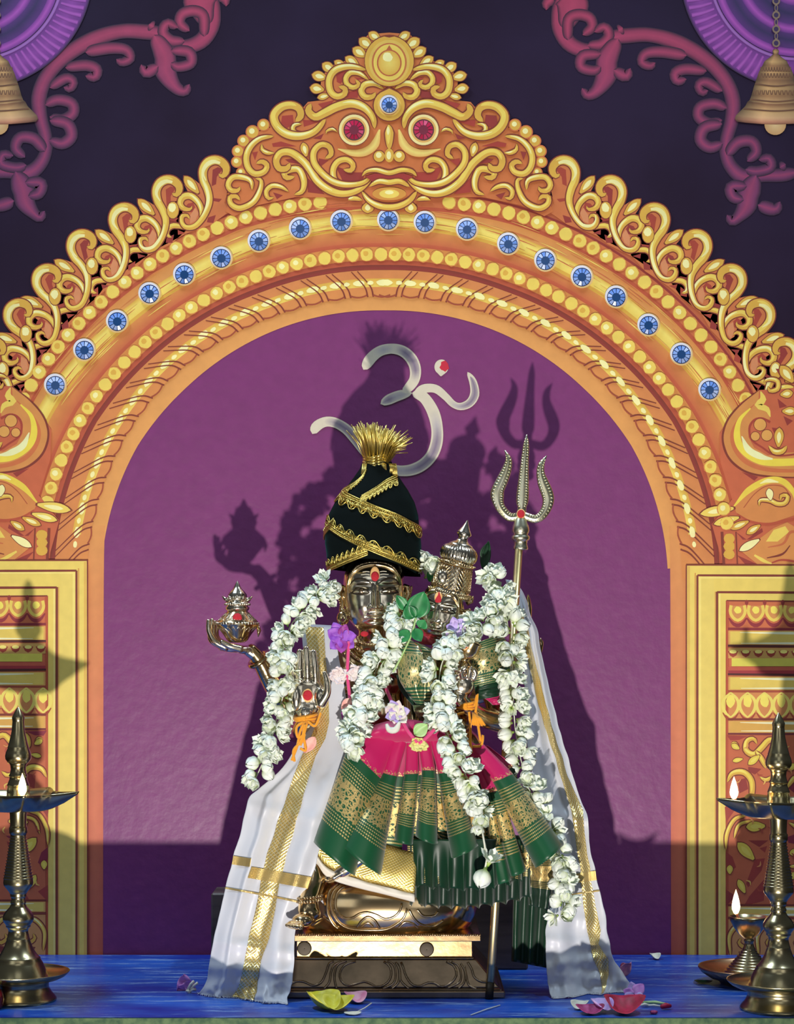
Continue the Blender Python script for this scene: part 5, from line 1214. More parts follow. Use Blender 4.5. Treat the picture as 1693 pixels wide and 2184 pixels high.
lace([(-.35,1062),(0,1044),(.4,1026),(.9,1016)], -1, w_=20)
lace([(-h_,1046),(-1.0,1036),(-.7,1022),(-.55,1004)], -1, w_=16)
lace([(-h_*1.05,1150),(-1.2,1135),(-.95,1122)], 1, w_=16)
mb = MB(); c0 = P(803, 985, TYC)                              # tassel
for i in range(330):
    a = R.uniform(-1, 1); b_ = R.uniform(-1, 1); l = R.uniform(72, 92) if a < 0 else R.uniform(66, 84) if a < .45 else R.uniform(56, 70)
    a = a if a > -.35 or R.random() < .6 else R.uniform(.3, 1)
    base = c0+Vector((a*.026, b_*.022, R.uniform(-.006, .004))); ang = (a*.36 if a < 0 else a*.62)+R.gauss(.05, .07); l *= .93
    tip = base+Vector((math.sin(ang)*l/1000, b_*.045+R.gauss(0, .006), math.cos(ang)*l/1000))
    midp = (base+tip)/2+Vector((-math.sin(ang)*.004, 0, .006))
    mb.tube([base, midp, tip+Vector((.003*a, 0, -abs(a)*.010 if a > .4 else 0))], [.0014, .0013, .001], 4)
for i in range(5): 
    py = 1000-i*6; mb.tube([Vector((c0.x+(.031-.001*i)*math.sin(t), TYC-(.028)*math.cos(t), P(0, py, TYC).z+.003*math.sin(3*t))) for t in [2*PI*j/30 for j in range(31)]], .0032, 6)
for x, ln_ in ((.028, .022), (.034, .030), (-.030, .05), (.012, .026)): 
    for k in range(5): mb.tube([c0+Vector((x+.002*k, -.028, -.006)), c0+Vector((x*1.08+.002*k, -.030, -.006-ln_*.5)), c0+Vector((x*1.05+.0025*k, -.028, -.006-ln_))], .0013, 4)
mb.build('gold_tassel', metal('gold_thread', (.86, .70, .25), .36, (.66, .50, .12), 60), tur)
# ------------------------------------------------------------------ trident
tri = thing('trident', 'tall brass trident leaning behind the smaller statue, its foot on the table', 'trident', P(1043, 2132, table_y(2132)))
TB, TT = P(1043, 2131, table_y(2131)), P(1107, 1160, .228)
def ty(py): return table_y(2131)+(.228-table_y(2131))*min(1.06, (2131-py)/(2131-1160))
mb = MB(); mb.tube([TB+(TT-TB)*t for t in (.032, .3, .6, 1)], .0088, 16); mb.build('shaft', metal('brass_rod', (.80, .64, .30), .34, (.66, .52, .24), 30), tri)
mb = MB(); mb.tube([TB, TB+(TT-TB)*.034], [.0085, .0092], 16); mb.build('shaft_tip', M['groove'], tri)
zt_ = tf(1030, 910, 6.24); tyy = .232
def blade(pts, thick, name='prong'):
    q = spline([(*zt_([(a, b_)])[0], c/6.24) for a, b_, c in pts], 60); mb = MB(); rows = []
    for i, (x, y, w_) in enumerate(q):
        a, b_ = q[max(0, i-1)], q[min(59, i+1)]; dx, dy = b_[0]-a[0], b_[1]-a[1]; l = math.hypot(dx, dy); nx, ny = -dy/l, dx/l; h = w_/2; row = []
        t = thick*min(1, w_/14)
        for k, d in ((-1, 0), (-.86, .55), (-.5, .62), (-.1, 1.0), (.1, 1.0), (.5, .62), (.86, .55), (1, 0), (.6, -.8), (-.6, -.8)): row.append(P(x+nx*h*k, y+ny*h*k, tyy-d*t))
        rows.append(row)
    rows = [[sum(rows[0], Vector())/10]*10]+rows+[[sum(rows[-1], Vector())/10]*10]
    mb.grid(rows, close=True); o = mb.build(name, M['trident'], tri)
    mb = MB()
    for i in range(4, 56, 2):                                 # engraved ribs on both edges
        x, y, w_ = q[i]; a, b_ = q[i-1], q[i+1]; dx, dy = b_[0]-a[0], b_[1]-a[1]; l = math.hypot(dx, dy); nx, ny, tx_, ty_ = -dy/l, dx/l, dx/l, dy/l; t = thick*min(1, w_/14)
        for s_ in (-1, 1): mb.tube([P(x+nx*w_*.46*s_+tx_*2, y+ny*w_*.46*s_+ty_*2, tyy-.5*t), P(x+nx*w_*.22*s_-tx_*1.5, y+ny*w_*.22*s_-ty_*1.5, tyy-.86*t-.0006)], .0011, 5)
    mb.build('engraved_rib', M['trident'], o)
blade([(582,103,10),(572,250,82),(552,500,112),(535,750,148),(526,900,168),(520,1010,160),(518,1070,120),(512,1150,125)], .0075)
blade([(288,312,8),(338,430,82),(318,560,128),(262,700,158),(202,830,172),(188,920,184),(212,1040,142),(268,1130,132),(350,1200,125),(440,1200,112),(510,1170,100)], .0075)
blade([(848,382,8),(778,500,86),(765,620,112),(800,750,150),(850,880,162),(868,980,155),(838,1095,135),(768,1195,122),(690,1228,115),(600,1205,110),(520,1170,100)], .0075)
ct = P(1110, 1160, tyy); k_ = K(tyy)
mb = MB(); mb.lathe([(r*k_, z*k_) for r, z in ((8,60),(13,50),(15,44),(17,39),(18.5,34),(19,28),(17.5,23),(15,20),(19.5,16),(20,12),(18.5,8),(15,6),(14,0),(15.5,-6),(16.5,-10),(15,-13),(9,-14))], ct+Vector((0, 0, 0)), 32); mb.build('collar', M['trident'], tri)
mb = MB(); c = P(1111, 1096, tyy-.0095); mb.ball(c, .0102, .003, .0115, 16, 8); mb.build('sandal_mark', M['sandal'], tri)
mb = MB(); mb.ball(c+Vector((-.0004, -.0018, 0)), .0085, .003, .0092, 14, 8); mb.build('kumkum_dot', M['kumkum'], tri)
# ------------------------------------------------------------------ jasmine garlands
def petal_mat(name, rough=.5, sss=.25):
    m, nt, b = principled(name, rough=rough); a = node(nt, 'ShaderNodeVertexColor', layer_name='Col'); nt.links.new(a.outputs[0], b.inputs['Base Color'])
    b.inputs['Subsurface Weight'].default_value = sss; b.inputs['Subsurface Radius'].default_value = (.006, .006, .004); b.inputs['Subsurface Scale'].default_value = .5
    return m
M['petal'] = petal_mat('petal')
WHT, CRM, GRNY, CAL = lin((234, 242, 230)), lin((226, 234, 192)), lin((172, 198, 104)), lin((108, 150, 62))
def bud_mesh(kind, seed):
    rr = random.Random(seed); v, f, c = [], [], []
    def patch(rows, cols):
        b0 = len(v); n = len(rows[0])
        for r in rows: v.extend(r)
        for cc in cols: c.extend([cc]*n)
        for i in range(len(rows)-1):
            for j in range(n-1): f.append((b0+i*n+j, b0+i*n+j+1, b0+(i+1)*n+j+1, b0+(i+1)*n+j))
    L = .032*rr.uniform(.9, 1.1)
    npet = 5 if kind != 'bud' else 4
    layers = [(npet, 0)] if kind == 'bud' else [(npet, 0), (4, .4)]
    for li, (n, a0) in enumerate(layers):
        for k in range(n):
            a = 2*PI*(k+a0)/n+rr.uniform(-.15, .15); rows = []; cols = []
            wid = {'bud': 1.05, 'half': .74, 'open': .62}[kind]*(1 if li == 0 else .8)
            op = {'bud': 0, 'half': .38, 'open': .85}[kind]*(1 if li == 0 else .5)*rr.uniform(.8, 1.2)
            for i in range(7):
                t = i/6; prof = {'bud': .0140*math.sin(PI*min(1, t*.93+.05))**.7, 'half': .0140*math.sin(PI*(t*.62+.06))**.8, 'open': .012*math.sin(PI*(t*.55+.06))}[kind]
                out = prof+op*.014*t**2; z = L*(t*(1-.35*op*t)); row = []
                wv = wid*math.sin(PI*(.12+.80*t))**.7 if t < 1 else wid*.18
                for j in range(5):
                    b_ = a+(j/2-1)*wv*(1.0 if kind == 'bud' else .95); r = out*(1+.10*(1-abs(j/2-1))) - (.0012*li)
                    row.append((r*math.cos(b_), r*math.sin(b_), z+.0015*(1-abs(j/2-1))*t))
                rows.append(row); cols.append(mix(mix(GRNY, CRM, min(1, t*3)), WHT, min(1, max(0, t*1.9-.25))))
            patch(rows, cols)
    if kind != 'open':
        k_ = .80 if kind == 'bud' else .62; rows = []; cols = []
        for i in range(9): t = i/8; r = .0140*k_*math.sin(PI*min(1, t*.98+.02))**.7; rows.append([(r*math.cos(2*PI*j/10), r*math.sin(2*PI*j/10), L*t*.96) for j in range(11)]); cols.append(mix(CRM, WHT, t))
        patch(rows, cols)
    n = 8; rows = []; cols = []
    for r, z, cc in ((.0016, -.007, CAL), (.0032, -.005, CAL), (.0030, -.002, GRNY), (.0052, .002, GRNY), (.003, .006, GRNY)): rows.append([(r*math.cos(2*PI*j/n), r*math.sin(2*PI*j/n), z) for j in range(n+1)]); cols.append(cc)
    patch(rows, cols)
    m = bpy.data.meshes.new('jasmine_bud'); m.from_pydata(v, [], f); m.materials.append(M['petal'])
    a = m.color_attributes.new('Col', 'FLOAT_COLOR', 'POINT'); a.data.foreach_set('color', [x for q in c for x in (*q, 1.0)])
    m.polygons.foreach_set('use_smooth', [True]*len(m.polygons)); return m
BUDS = [bud_mesh('bud', 1), bud_mesh('bud', 2), bud_mesh('half', 3), bud_mesh('half', 4), bud_mesh('open', 5), bud_mesh('bud', 6), bud_mesh('half', 8)]
def put_bud(parent, loc, d, s, mesh=None):
    o = bpy.data.objects.new('jasmine_bud', mesh or R.choice(BUDS)); col.objects.link(o); o.parent = parent
    q = d.to_track_quat('Z', 'Y'); o.rotation_euler = (q.to_matrix() @ Matrix.Rotation(R.uniform(0, 6.28), 3, 'Z')).to_euler()
    o.location = loc-parent.location; k = s*R.uniform(.86, 1.16); o.scale = (k, k, k); return o
M['cord'] = principled('white_cord', (.72, .74, .62), .8)[0]
def garland(label, path, n, spread=11, size=1.0, side_bias=.75, extra=()):
    t = thing('jasmine_garland', label, 'garland', P(*path[0])); t['group'] = 'jasmine garlands'
    L = spline(path, n//2+1); pts = [P(*q) for q in L]
    mb = MB(); mb.tube([P(*q) for q in spline(path, 60)], .0014, 6); mb.build('thread', M['cord'], t)
    for i, p_ in enumerate(pts[:-1]):
        tan = (pts[i+1]-p_).normalized(); side = tan.cross(Vector((0, 1, 0))).normalized(); frt = Vector((0, -1, 0))
        for s_ in (-1, 1):
            b_ = R.choice((1.0, .8, .55, .25, -.1)); d = (side*s_*side_bias*b_*1.2+frt*R.uniform(.35, 1.0)+tan*R.uniform(-.6, .7)).normalized()
            put_bud(t, p_+side*s_*spread*(.2+.35*max(0, b_))/1000+frt*(R.uniform(0, .008)+.008*(1-b_))+tan*R.uniform(-.010, .010)+d*.002, d, size*.87)
    for (px, py, y, d) in extra: put_bud(t, P(px, py, y), Vector(d).normalized(), size)
    return t
g1 = garland('white jasmine garland hanging at the left, from the turban past the raised palm', [(704,1238,.105),(690,1264,.10),(664,1290,.085),(632,1318,.07),(612,1352,.058),(604,1395,.052),(610,1440,.052),(602,1490,.055),(588,1540,.06),(576,1590,.055),(556,1636,.045),(543,1664,.04)], 84, 15)
g2 = garland('white jasmine garland crossing the chest of the larger statue', [(858,1312,.07),(846,1338,.06),(826,1376,.052),(808,1412,.05),(796,1450,.045),(780,1492,.035),(768,1530,.02),(752,1566,-.002),(738,1598,-.012)], 70, 17, 1.06)
g3 = garland('white jasmine garland down the middle of the skirt, from the goddess crown', [(1040,1222,.09),(1062,1256,.075),(1062,1298,.06),(1036,1328,.046),(1002,1344,.033),(968,1372,.016),(944,1410,.005),(936,1452,-.004),(934,1492,-.012),(942,1532,-.022),(958,1574,-.036),(980,1622,-.046),(1000,1672,-.050),(1016,1722,-.050),(1026,1760,-.050)], 98, 16, 1.04)
mb = MB(); mb.tube([P(1026, 1760, -.05), P(1033, 1800, -.052), P(1038, 1834, -.054), P(1032, 1862, -.052)], .0022, 6); mb.build('thread', M['cord'], g3)
put_bud(g3, P(1042, 1842, -.054), Vector((.3, -.4, .8)), 1.15, BUDS[4]); put_bud(g3, P(1034, 1856, -.054), Vector((-.3, -.5, -.8)), 1.25, BUDS[0])
g4 = garland('white jasmine garland trailing down the right side along the shawl', [(1052,1262,.10),(1080,1296,.095),(1092,1340,.085),(1086,1392,.075),(1090,1440,.075),(1094,1490,.075),(1098,1545,.075),(1106,1600,.070),(1120,1650,.062),(1142,1700,.055),(1162,1745,.05),(1182,1790,.045),(1196,1830,.04),(1198,1880,.038),(1202,1925,.036),(1194,1962,.036)], 100, 15, 1.02)
g5 = thing('jasmine_cluster', 'small jasmine cluster with a leaf between the two heads', 'flower', P(915, 1215, .16)); g5['group'] = 'jasmine garlands'; del g5['group']
for i in range(11): put_bud(g5, P(R.uniform(902, 932), R.uniform(1196, 1240), .15+R.uniform(-.01, .01)), Vector((R.uniform(-1, 1), -.6, R.uniform(-.2, 1))).normalized(), .95)
# ------------------------------------------------------------------ leaves, loose flowers, cords
def leaf_grid(c, ax, up_, nrm, L, W_, curl=.15, n=14, m=6, fold=.2, wave=0, tipw=.0):
    rows = []
    for i in range(n+1):
        t = i/n; w_ = W_*math.sin(PI*t**.85)**.8*(1-t*tipw)+W_*.02; row = []
        for j in range(m+1):
            u = j/m*2-1; row.append(c+ax*(L*t)+up_*(w_*u*.5)+nrm*(-curl*L*t*t+fold*W_*abs(u)*.5+wave*W_*math.sin(t*9+u*2)))
        rows.append(row)
    return rows
def leaf_obj(name, base, tip, y0, y1, w_, mat, parent, fold=.3, curl=.12, wave=.0, fn=None):
    a, b_ = P(base[0], base[1], y0), P(tip[0], tip[1], y1); ax = b_-a; L = ax.length; ax.normalize(); nrm = Vector((0, -1, 0)); nrm = (nrm-ax*nrm.dot(ax)).normalized(); up_ = ax.cross(nrm)
    mb = MB(); mb.grid(leaf_grid(a, ax, up_, nrm, L, w_/1000, curl, fold=fold, wave=wave)); o = mb.build(name, mat, parent); return solid(o, .0006)
m, nt, b = principled('leaf_green', rough=.4); vary(nt, b, lin((30, 112, 62)), lin((62, 150, 88)), 40); M['leaf'] = m
m, nt, b = principled('leaf_dark', rough=.4); vary(nt, b, lin((6, 40, 20)), lin((20, 70, 36)), 40); M['leaf_dark'] = m
m, nt, b = principled('leaf_pale', rough=.45); vary(nt, b, lin((150, 200, 120)), lin((186, 218, 150)), 40); M['leaf_pale'] = m
sp = thing('leaf_sprig', 'green sacred leaf sprig between the two faces', 'leaves', P(880, 1330, .03))
for b_, t_, w_, y in (((884,1316),(904,1262),50,.03),((866,1300),(846,1270),24,.035),((872,1346),(846,1370),26,.03),((884,1342),(898,1368),26,.03),((880,1318),(866,1292),34,.032),((896,1338),(906,1322),26,.03)): leaf_obj('leaf', b_, t_, y, y-.012, w_, M['leaf'], sp)
mb = MB(); mb.tube([P(*q) for q in spline([(888,1312,.03),(878,1352,.028),(858,1396,.026),(838,1434,.024)], 16)], .0022, 6); mb.build('stem', M['leaf_pale'], sp)
lf = thing('leaf', 'dark green leaf behind the tall crown of the smaller statue', 'leaf', P(1032, 1200, .13)); leaf_obj('blade', (1030, 1214), (1042, 1154), .13, .12, 22, M['leaf_dark'], lf); leaf_obj('blade', (1026, 1190), (1040, 1158), .128, .122, 16, M['leaf_dark'], lf)
leaf_obj('leaf', (915, 1240), (934, 1206), .135, .125, 26, M['leaf'], g5)
def colmat(name, c, c2=None, rough=.55, scale=60):
    m, nt, b = principled(name, lin(c), rough)
    if c2: vary(nt, b, lin(c), lin(c2), scale)
    return m
M['violet'] = colmat('violet_petal', (136, 62, 186), (176, 104, 214)); M['lilac'] = colmat('lilac_petal', (176, 150, 216), (206, 186, 232)); M['pinkw'] = colmat('pale_pink_petal', (226, 206, 206), (240, 228, 222)); M['peach'] = colmat('peach_petal', (232, 158, 148), (240, 190, 176))
M['yellow'] = colmat('yellow_petal', (214, 206, 36), (226, 220, 96)); M['rosep'] = colmat('rose_petal', (226, 140, 176), (238, 186, 204)); M['crimson'] = colmat('crimson_petal', (150, 8, 48), (186, 22, 70)); M['magenta'] = colmat('magenta_petal', (148, 30, 86), (182, 70, 130)); M['white_petal'] = colmat('white_petal', (214, 216, 206), (232, 230, 208)); M['marigold'] = colmat('yellow_marigold', (216, 206, 110), (232, 228, 156)); M['purple'] = colmat('purple_petal', (140, 34, 130), (172, 70, 170)); M['mauve'] = colmat('mauve_petal', (196, 120, 206), (222, 160, 222))
def ruffle(name, label, cat, px, py, y, r, mats, n=9, tilt_=(0, -1, .2), flat=.5, curl=.2, parent=None, part='petal', wave=.06):
    t = parent or thing(name, label, cat, P(px, py, y)); c = P(px, py, y); nrm = Vector(tilt_).normalized(); a1 = nrm.cross(Vector((0.3, .1, 1))).normalized(); a2 = nrm.cross(a1)
    for i in range(n):
        a = 2*PI*i/n+R.uniform(-.25, .25); ax = (a1*math.cos(a)+a2*math.sin(a)+nrm*R.uniform(flat*.3, flat)).normalized(); nn = (nrm-ax*nrm.dot(ax)).normalized(); up_ = ax.cross(nn)
        mb = MB(); mb.grid(leaf_grid(c, ax, up_, nn, r/1000*R.uniform(.8, 1.15), r/1000*R.uniform(.7, .95), curl*R.uniform(-.6, 1.2), fold=R.uniform(-.1, .3), wave=wave, n=9, m=5)); solid(mb.build(part, mats[i % len(mats)], t), .0005)
    return t
ruffle('purple_flower', 'bright purple flower under the left ear of the larger statue', 'flower', 728, 1362, .055, 34, [M['violet'], M['violet'], M['purple']], 7)
ruffle('lilac_flower', 'pale lilac flower beside the chin of the smaller statue', 'flower', 972, 1342, .012, 28, [M['lilac']], 6)
ruffle('pale_flower', 'off white ruffled flower on the pink cord, left of it', 'flower', 722, 1442, .04, 22, [M['pinkw']], 12, wave=.12)
ruffle('pale_flower', 'off white ruffled flower right of the pink cord, near the necklace', 'flower', 760, 1436, .04, 20, [M['pinkw']], 12, wave=.12)
ruffle('white_flower', 'white and lilac ruffled flower on top of the pink waist', 'flower', 846, 1522, -.035, 28, [M['pinkw'], M['lilac'], M['white_petal']], 12, wave=.1)
ruffle('yellow_flower', 'small yellow flower at the knot of the pink cord', 'flower', 893, 1588, -.050, 19, [M['marigold']], 12, wave=.12)
t = thing('white_petal', 'curled white petal lying on the pink waist of the skirt', 'petal', P(838, 1552, -.04)); mb = MB(); mb.tube([P(*q) for q in spline([(824,1544,-.048),(830,1556,-.05),(844,1556,-.052),(852,1540,-.05)], 14)], [.003, .007, .007, .003], 8); mb.build('blade', M['white_petal'], t)
t = thing('pale_leaf', 'pale green leaf on the pink waist above the yellow flower', 'leaf', P(898, 1560, -.05)); leaf_obj('blade', (884, 1566), (912, 1545), -.05, -.056, 30, M['leaf_pale'], t, fold=.35)
t = thing('peach_petal', 'peach coloured petals at the lower end of the pink cord', 'petal', P(738, 1500, .04)); leaf_obj('blade', (748, 1490), (728, 1512), .02, .015, 18, M['peach'], t); leaf_obj('blade', (744, 1512), (748, 1540), .02, .015, 12, M['peach'], t); leaf_obj('blade', (742, 1512), (730, 1534), .02, .015, 18, M['purple'], t)
t = thing('peach_petal', 'peach petal caught in the yellow thread under the raised palm', 'petal', P(664, 1580, .02)); leaf_obj('blade', (672, 1572), (648, 1606), .018, .012, 24, M['peach'], t)
M['pink_cord'] = weave('pink_cord', lin((226, 70, 132)), .7, .3)
t = thing('cord_necklace', 'pink cord hung down the chest and tied over the skirt waist', 'cord', P(742, 1370, .045))
for pts in ([(744,1368,.048),(742,1400,.044),(741,1440,.04),(745,1480,.034),(748,1520,.012)], [(816,1448,.05),(828,1480,.036),(842,1512,.0),(856,1534,-.03),(872,1562,-.045),(890,1584,-.052)], [(893,1586,-.052),(908,1574,-.05),(926,1556,-.045)]):
    mb = MB(); mb.tube([P(*q) for q in spline(pts, 24)], .0038, 8); mb.build('strand', M['pink_cord'], t)
M['turmeric'] = weave('turmeric_thread', lin((236, 156, 22)), .7, .3)
def wrist(label, c, rx, loops, strands):
    t = thing('yellow_thread', label, 'thread', P(*c))
    for k in range(loops):
        pts = [P(c[0]+(rx+R.uniform(-1, 1))*math.sin(a), c[1]-6+k*5+4*math.cos(a)+(3*k-4)*math.sin(a), c[2]-.0195*math.cos(a)*rx/20) for a in [2*PI*i/30 for i in range(31)]]
        mb = MB(); mb.tube(pts, .0034, 7, False); mb.build('loop', M['turmeric'], t)
    for s_ in strands:
        mb = MB(); mb.tube([P(*q) for q in spline(s_, 18)], .0030, 7); mb.build('strand', M['turmeric'], t)
    return t
wrist('yellow turmeric thread tied round the wrist of the raised palm', (652, 1532, .045), 24, 3, [[(650,1540,.02),(640,1560,.014),(634,1590,.012),(622,1622,.012)],[(655,1542,.02),(648,1570,.012),(652,1600,.01),(640,1596,.008)],[(646,1540,.02),(632,1552,.014),(636,1574,.012),(650,1566,.012),(640,1590,.012)],[(656,1538,.02),(672,1548,.016),(684,1520,.02)],[(650,1545,.016),(642,1580,.01),(626,1600,.01),(628,1624,.012)]])
t = wrist('yellow turmeric thread with a tassel tied round the wrist below the lotus bud', (996, 1504, .05), 21, 3, [[(990,1520,.024),(972,1526,.02),(972,1540,.02)],[(1000,1518,.022),(1003,1550,.02),(1003,1584,.016),(1006,1606,.01)],[(1012,1506,.024),(1018,1480,.026),(1014,1520,.02)],[(1016,1520,.02),(1020,1550,.016),(1026,1584,.012),(1030,1566,.012),(1026,1590,.01),(1008,1592,.006)]])
mb = MB()
for i in range(16):
    a = -.5+1.1*i/15; mb.tube([P(1008, 1520, .02), P(1016+14*a, 1532, .012), P(1018+28*a, 1546+R.uniform(-4, 4), .014)], [.002, .0026, .0018], 5)
mb.build('thread_tassel', M['turmeric'], t)
# ------------------------------------------------------------------ brass oil lamps
m = bpy.data.materials.new('flame'); m.use_nodes = True; nt = m.node_tree; nt.nodes.remove(nt.nodes['Principled BSDF']); em = node(nt, 'ShaderNodeEmission', Strength=9.0)
tc = node(nt, 'ShaderNodeTexCoord'); sx = node(nt, 'ShaderNodeSeparateXYZ'); rp = node(nt, 'ShaderNodeValToRGB'); nt.links.new(tc.outputs['Generated'], sx.inputs[0]); nt.links.new(sx.outputs[2], rp.inputs[0])
rp.color_ramp.elements[0].color = (1, .42, .12, 1); rp.color_ramp.elements[1].color = (1, .55, .2, 1); e = rp.color_ramp.elements.new(.3); e.color = (1, .86, .6, 1); e = rp.color_ramp.elements.new(.75); e.color = (1, .85, .55, 1)
nt.links.new(rp.outputs[0], em.inputs[0]); nt.links.new(em.outputs[0], nt.nodes['Material Output'].inputs[0]); M['flame'] = m
M['wick'] = principled('wick', (.35, .16, .14), .8)[0]; M['oil'] = principled('lamp_oil', (.16, .11, .05), .06)[0]
M['copper'] = metal('copper_dish', (.62, .34, .20), .3, (.42, .26, .14), 18)
def flame(parent, c, h, w_):
    mb = MB(); mb.lathe([(.0006, 0), (.55*w_, .06*h), (.95*w_, .22*h), (w_, .34*h), (.8*w_, .55*h), (.45*w_, .78*h), (.15*w_, .93*h), (.0004, h)], c, 20); o = mb.build('flame', M['flame'], parent)
    mb = MB(); mb.tube([c+Vector((.012, .004, -.012)), c+Vector((.004, 0, -.004)), c+Vector((0, 0, .004))], .0028, 7); mb.build('wick', M['wick'], parent)
    d = bpy.data.lights.new('flame_light', 'POINT'); d.energy = .35; d.color = (1, .55, .22); d.shadow_soft_size = .012; l = bpy.data.objects.new('flame_light', d); col.objects.link(l); l.location = c+Vector((0, -.002, h*.4))
LP = [(65,2),(82,14),(100,25),(118,34),(135,42),(142,43),(150,41),(154,42),(158,40),(170,40),(230,45),(290,58),(335,70),(342,73),(347,72),(375,84),(400,89),(420,87),(440,74),(455,56),(459,58),(463,54),(490,51),(515,55),(530,62),(536,64),(540,58),(560,60),(566,63),(590,72),(600,76),(606,72),(640,78)]
LS = [(770,62),(800,57),(870,55),(880,56),(884,60),(890,62),(925,61),(930,55),(950,52),(1000,60),(1050,68),(1100,75),(1150,84),(1200,92),(1240,99),(1262,101),(1280,98),(1320,66),(1345,52),(1352,55),(1360,50),(1378,46),(1388,52),(1400,53),(1408,48),(1430,60),(1460,88),(1485,102),(1500,105),(1515,104),(1530,98),(1545,86),(1556,82),(1562,84),(1568,76),(1580,68),(1600,67),(1640,76),(1644,80),(1650,78),(1700,96),(1740,118),(1765,140),(1774,150),(1780,148),(1810,166),(1850,184),(1885,196),(1905,202)]
def vilakku(label, axis, py0, flame_a, rot, sc=3.193, dz=0):
    y = table_y(py0); k = K(y); C = P(axis, py0, y); C.z = 0; Z0 = 2066
    rel = lambda l: [(r/sc*k, (Z0-yz)/sc*k) for yz, r in l][::-1]
    t = thing('oil_lamp', label, 'lamp', C); t['group'] = 'tall brass oil lamps'
    mb = MB(); mb.lathe(rel([(1916,204),(1924,206),(1940,212),(1948,206),(1975,208),(2010,226),(2035,248),(2048,258),(2058,260),(2066,254)]), C, 56); mb.v += []; mb.build('foot', M['brass'], t)
    mb = MB(); prof = rel([(1906,200),(1908,230),(1900,270),(1886,310),(1868,342),(1864,346),(1866,348),(1876,342),(1898,318),(1916,280),(1928,236),(1934,206)]); mb.lathe(prof, C, 64); mb.build('drip_dish', M['brass'], t)
    mb = MB(); mb.lathe(rel(LS), C, 48)
    st = mb.build('stem', M['brass'], t)
    mb = MB()
    for i in range(15):
        yz = 950+i*20; r = 52+(101-52)*((yz-950)/310); mb.tube([C+Vector(((r+1)/sc*k*math.cos(a), (r+1)/sc*k*math.sin(a), (Z0-yz)/sc*k)) for a in [2*PI*j/40 for j in range(41)]], .0016, 6, False)
    mb.build('turned_ring', M['brass'], st)
    def rim(a, base, spike):
        d = min(abs((a-rot-2*PI*i/5+PI) % (2*PI)-PI) for i in range(5)); return base+spike*max(0, 1-d/.50)**1.5
    def ring(z, base, spike, dzs=0):
        out = []
        for j in range(180):
            a = 2*PI*j/180; r = rim(a, base, spike); zz = z-dzs*(r-base)/max(1, spike); out.append(C+Vector((r/sc*k*math.cos(a), r/sc*k*math.sin(a), (Z0-zz)/sc*k)))
        return out
    mb = MB(); mb.grid([ring(771, 40, 0), ring(770, 190, 6), ring(758, 214, 20), ring(720, 246, 70), ring(668, 280, 130, 8), ring(652, 284, 138, 12), ring(652, 276, 132, 12), ring(672, 262, 110, 6), ring(700, 240, 60), ring(712, 220, 20), ring(714, 40, 0)], close=True)
    cup = mb.build('oil_cup', M['brass'], t)
    mb = MB(); mb.grid([ring(694, 238, 62), [C+Vector((0, 0, (Z0-694)/sc*k))]*180], close=True); mb.build('oil', M['oil'], cup)
    mb = MB(); mb.lathe(rel([(720,78)]+LP[::-1])[::-1] if False else rel(LP+[(716, 80)]), C, 40); mb.build('finial', M['brass'], t)
    fa = flame_a; c = C+Vector((300/sc*k*math.cos(fa), 300/sc*k*math.sin(fa), (Z0-652)/sc*k)); flame(t, c, .048, .0088)
    return t
l1 = vilakku('tall brass oil lamp with a lit flame at the left edge of the table', 39, 2134, -1.30, -1.30+0)
l2 = vilakku('tall brass oil lamp with a lit flame at the right edge, before the small lamp', 1660, 2153, PI, PI, 3.16)
y = table_y(2098); k = K(y); C = P(1597, 2098, y); C.z = 0
sm = thing('small_oil_lamp', 'small brass oil lamp with copper dish and flame, behind the tall right lamp', 'lamp', C)
r_ = lambda l: [(r*k, (2106-py)*k) for py, r in l][::-1]
mb = MB(); mb.lathe(r_([(2088,64),(2084,80),(2076,96),(2070,105),(2068,107),(2071,108),(2080,102),(2092,84),(2098,66),(2106,60)]), C, 60); mb.build('dish', M['copper'], sm)
prof = [(2010,9),(2014,11),(2018,9),(2026,11)]
for i in range(11): py = 2030+i*5.4; r = 13+(62-13)*((py-2030)/59)**1.1; prof += [(py, r), (py+2.6, r+1.2), (py+4.4, r+.4)]
mb = MB(); mb.lathe(r_(prof+[(2091, 64)]), C, 48); mb.build('ridged_base', M['brass'], sm)
mb = MB(); mb.lathe(r_([(1972,4),(1972,30),(1966,37),(1963,39.5),(1962,41),(1964,41.5),(1972,40),(1985,33),(1998,24),(2006,15),(2010,9)]), C, 48); bw = mb.build('oil_bowl', M['brass'], sm)
flame(sm, C+Vector((-.030, -.006, (2106-1958)*k)), .056, .0092)
# ------------------------------------------------------------------ petals fallen on the table
def tpetal(t, px, py, w_, h, mat, rot=0, cup=.5, lift=0, name='petal', wave=.05):
    """a cupped petal lying on the table; w_, h in pixels"""
    y = table_y(py); c = P(px, py, y); c.z = .001+lift; rows = []; n, m_ = 14, 14; A = math.cos(rot); B = math.sin(rot)
    for i in range(n+1):
        v = i/n*2-1; row = []
        for j in range(m_+1):
            u = j/m_*2-1; s_ = math.sqrt(max(0, 1-.5*v*v)); uu = u*s_; vv = v*math.sqrt(max(0, 1-.5*u*u)); x = uu*w_/2000; yy = vv*h/900
            z = cup*(h/1000)*(uu*uu*.9+vv*vv*.7*(1 if vv > 0 else .2))+wave*h/1000*(1+nz(uu*2+px, vv*2))*.9
            row.append(c+Vector((x*A-yy*B, x*B+yy*A, z)))
        rows.append(row)
    mn = min(p_.z for r in rows for p_ in r); rows = [[Vector((p_.x, p_.y, p_.z-mn+.0012+lift)) for p_ in r] for r in rows]
    mb = MB(); mb.grid(rows); return solid(mb.build(name, mat, t), .0007)
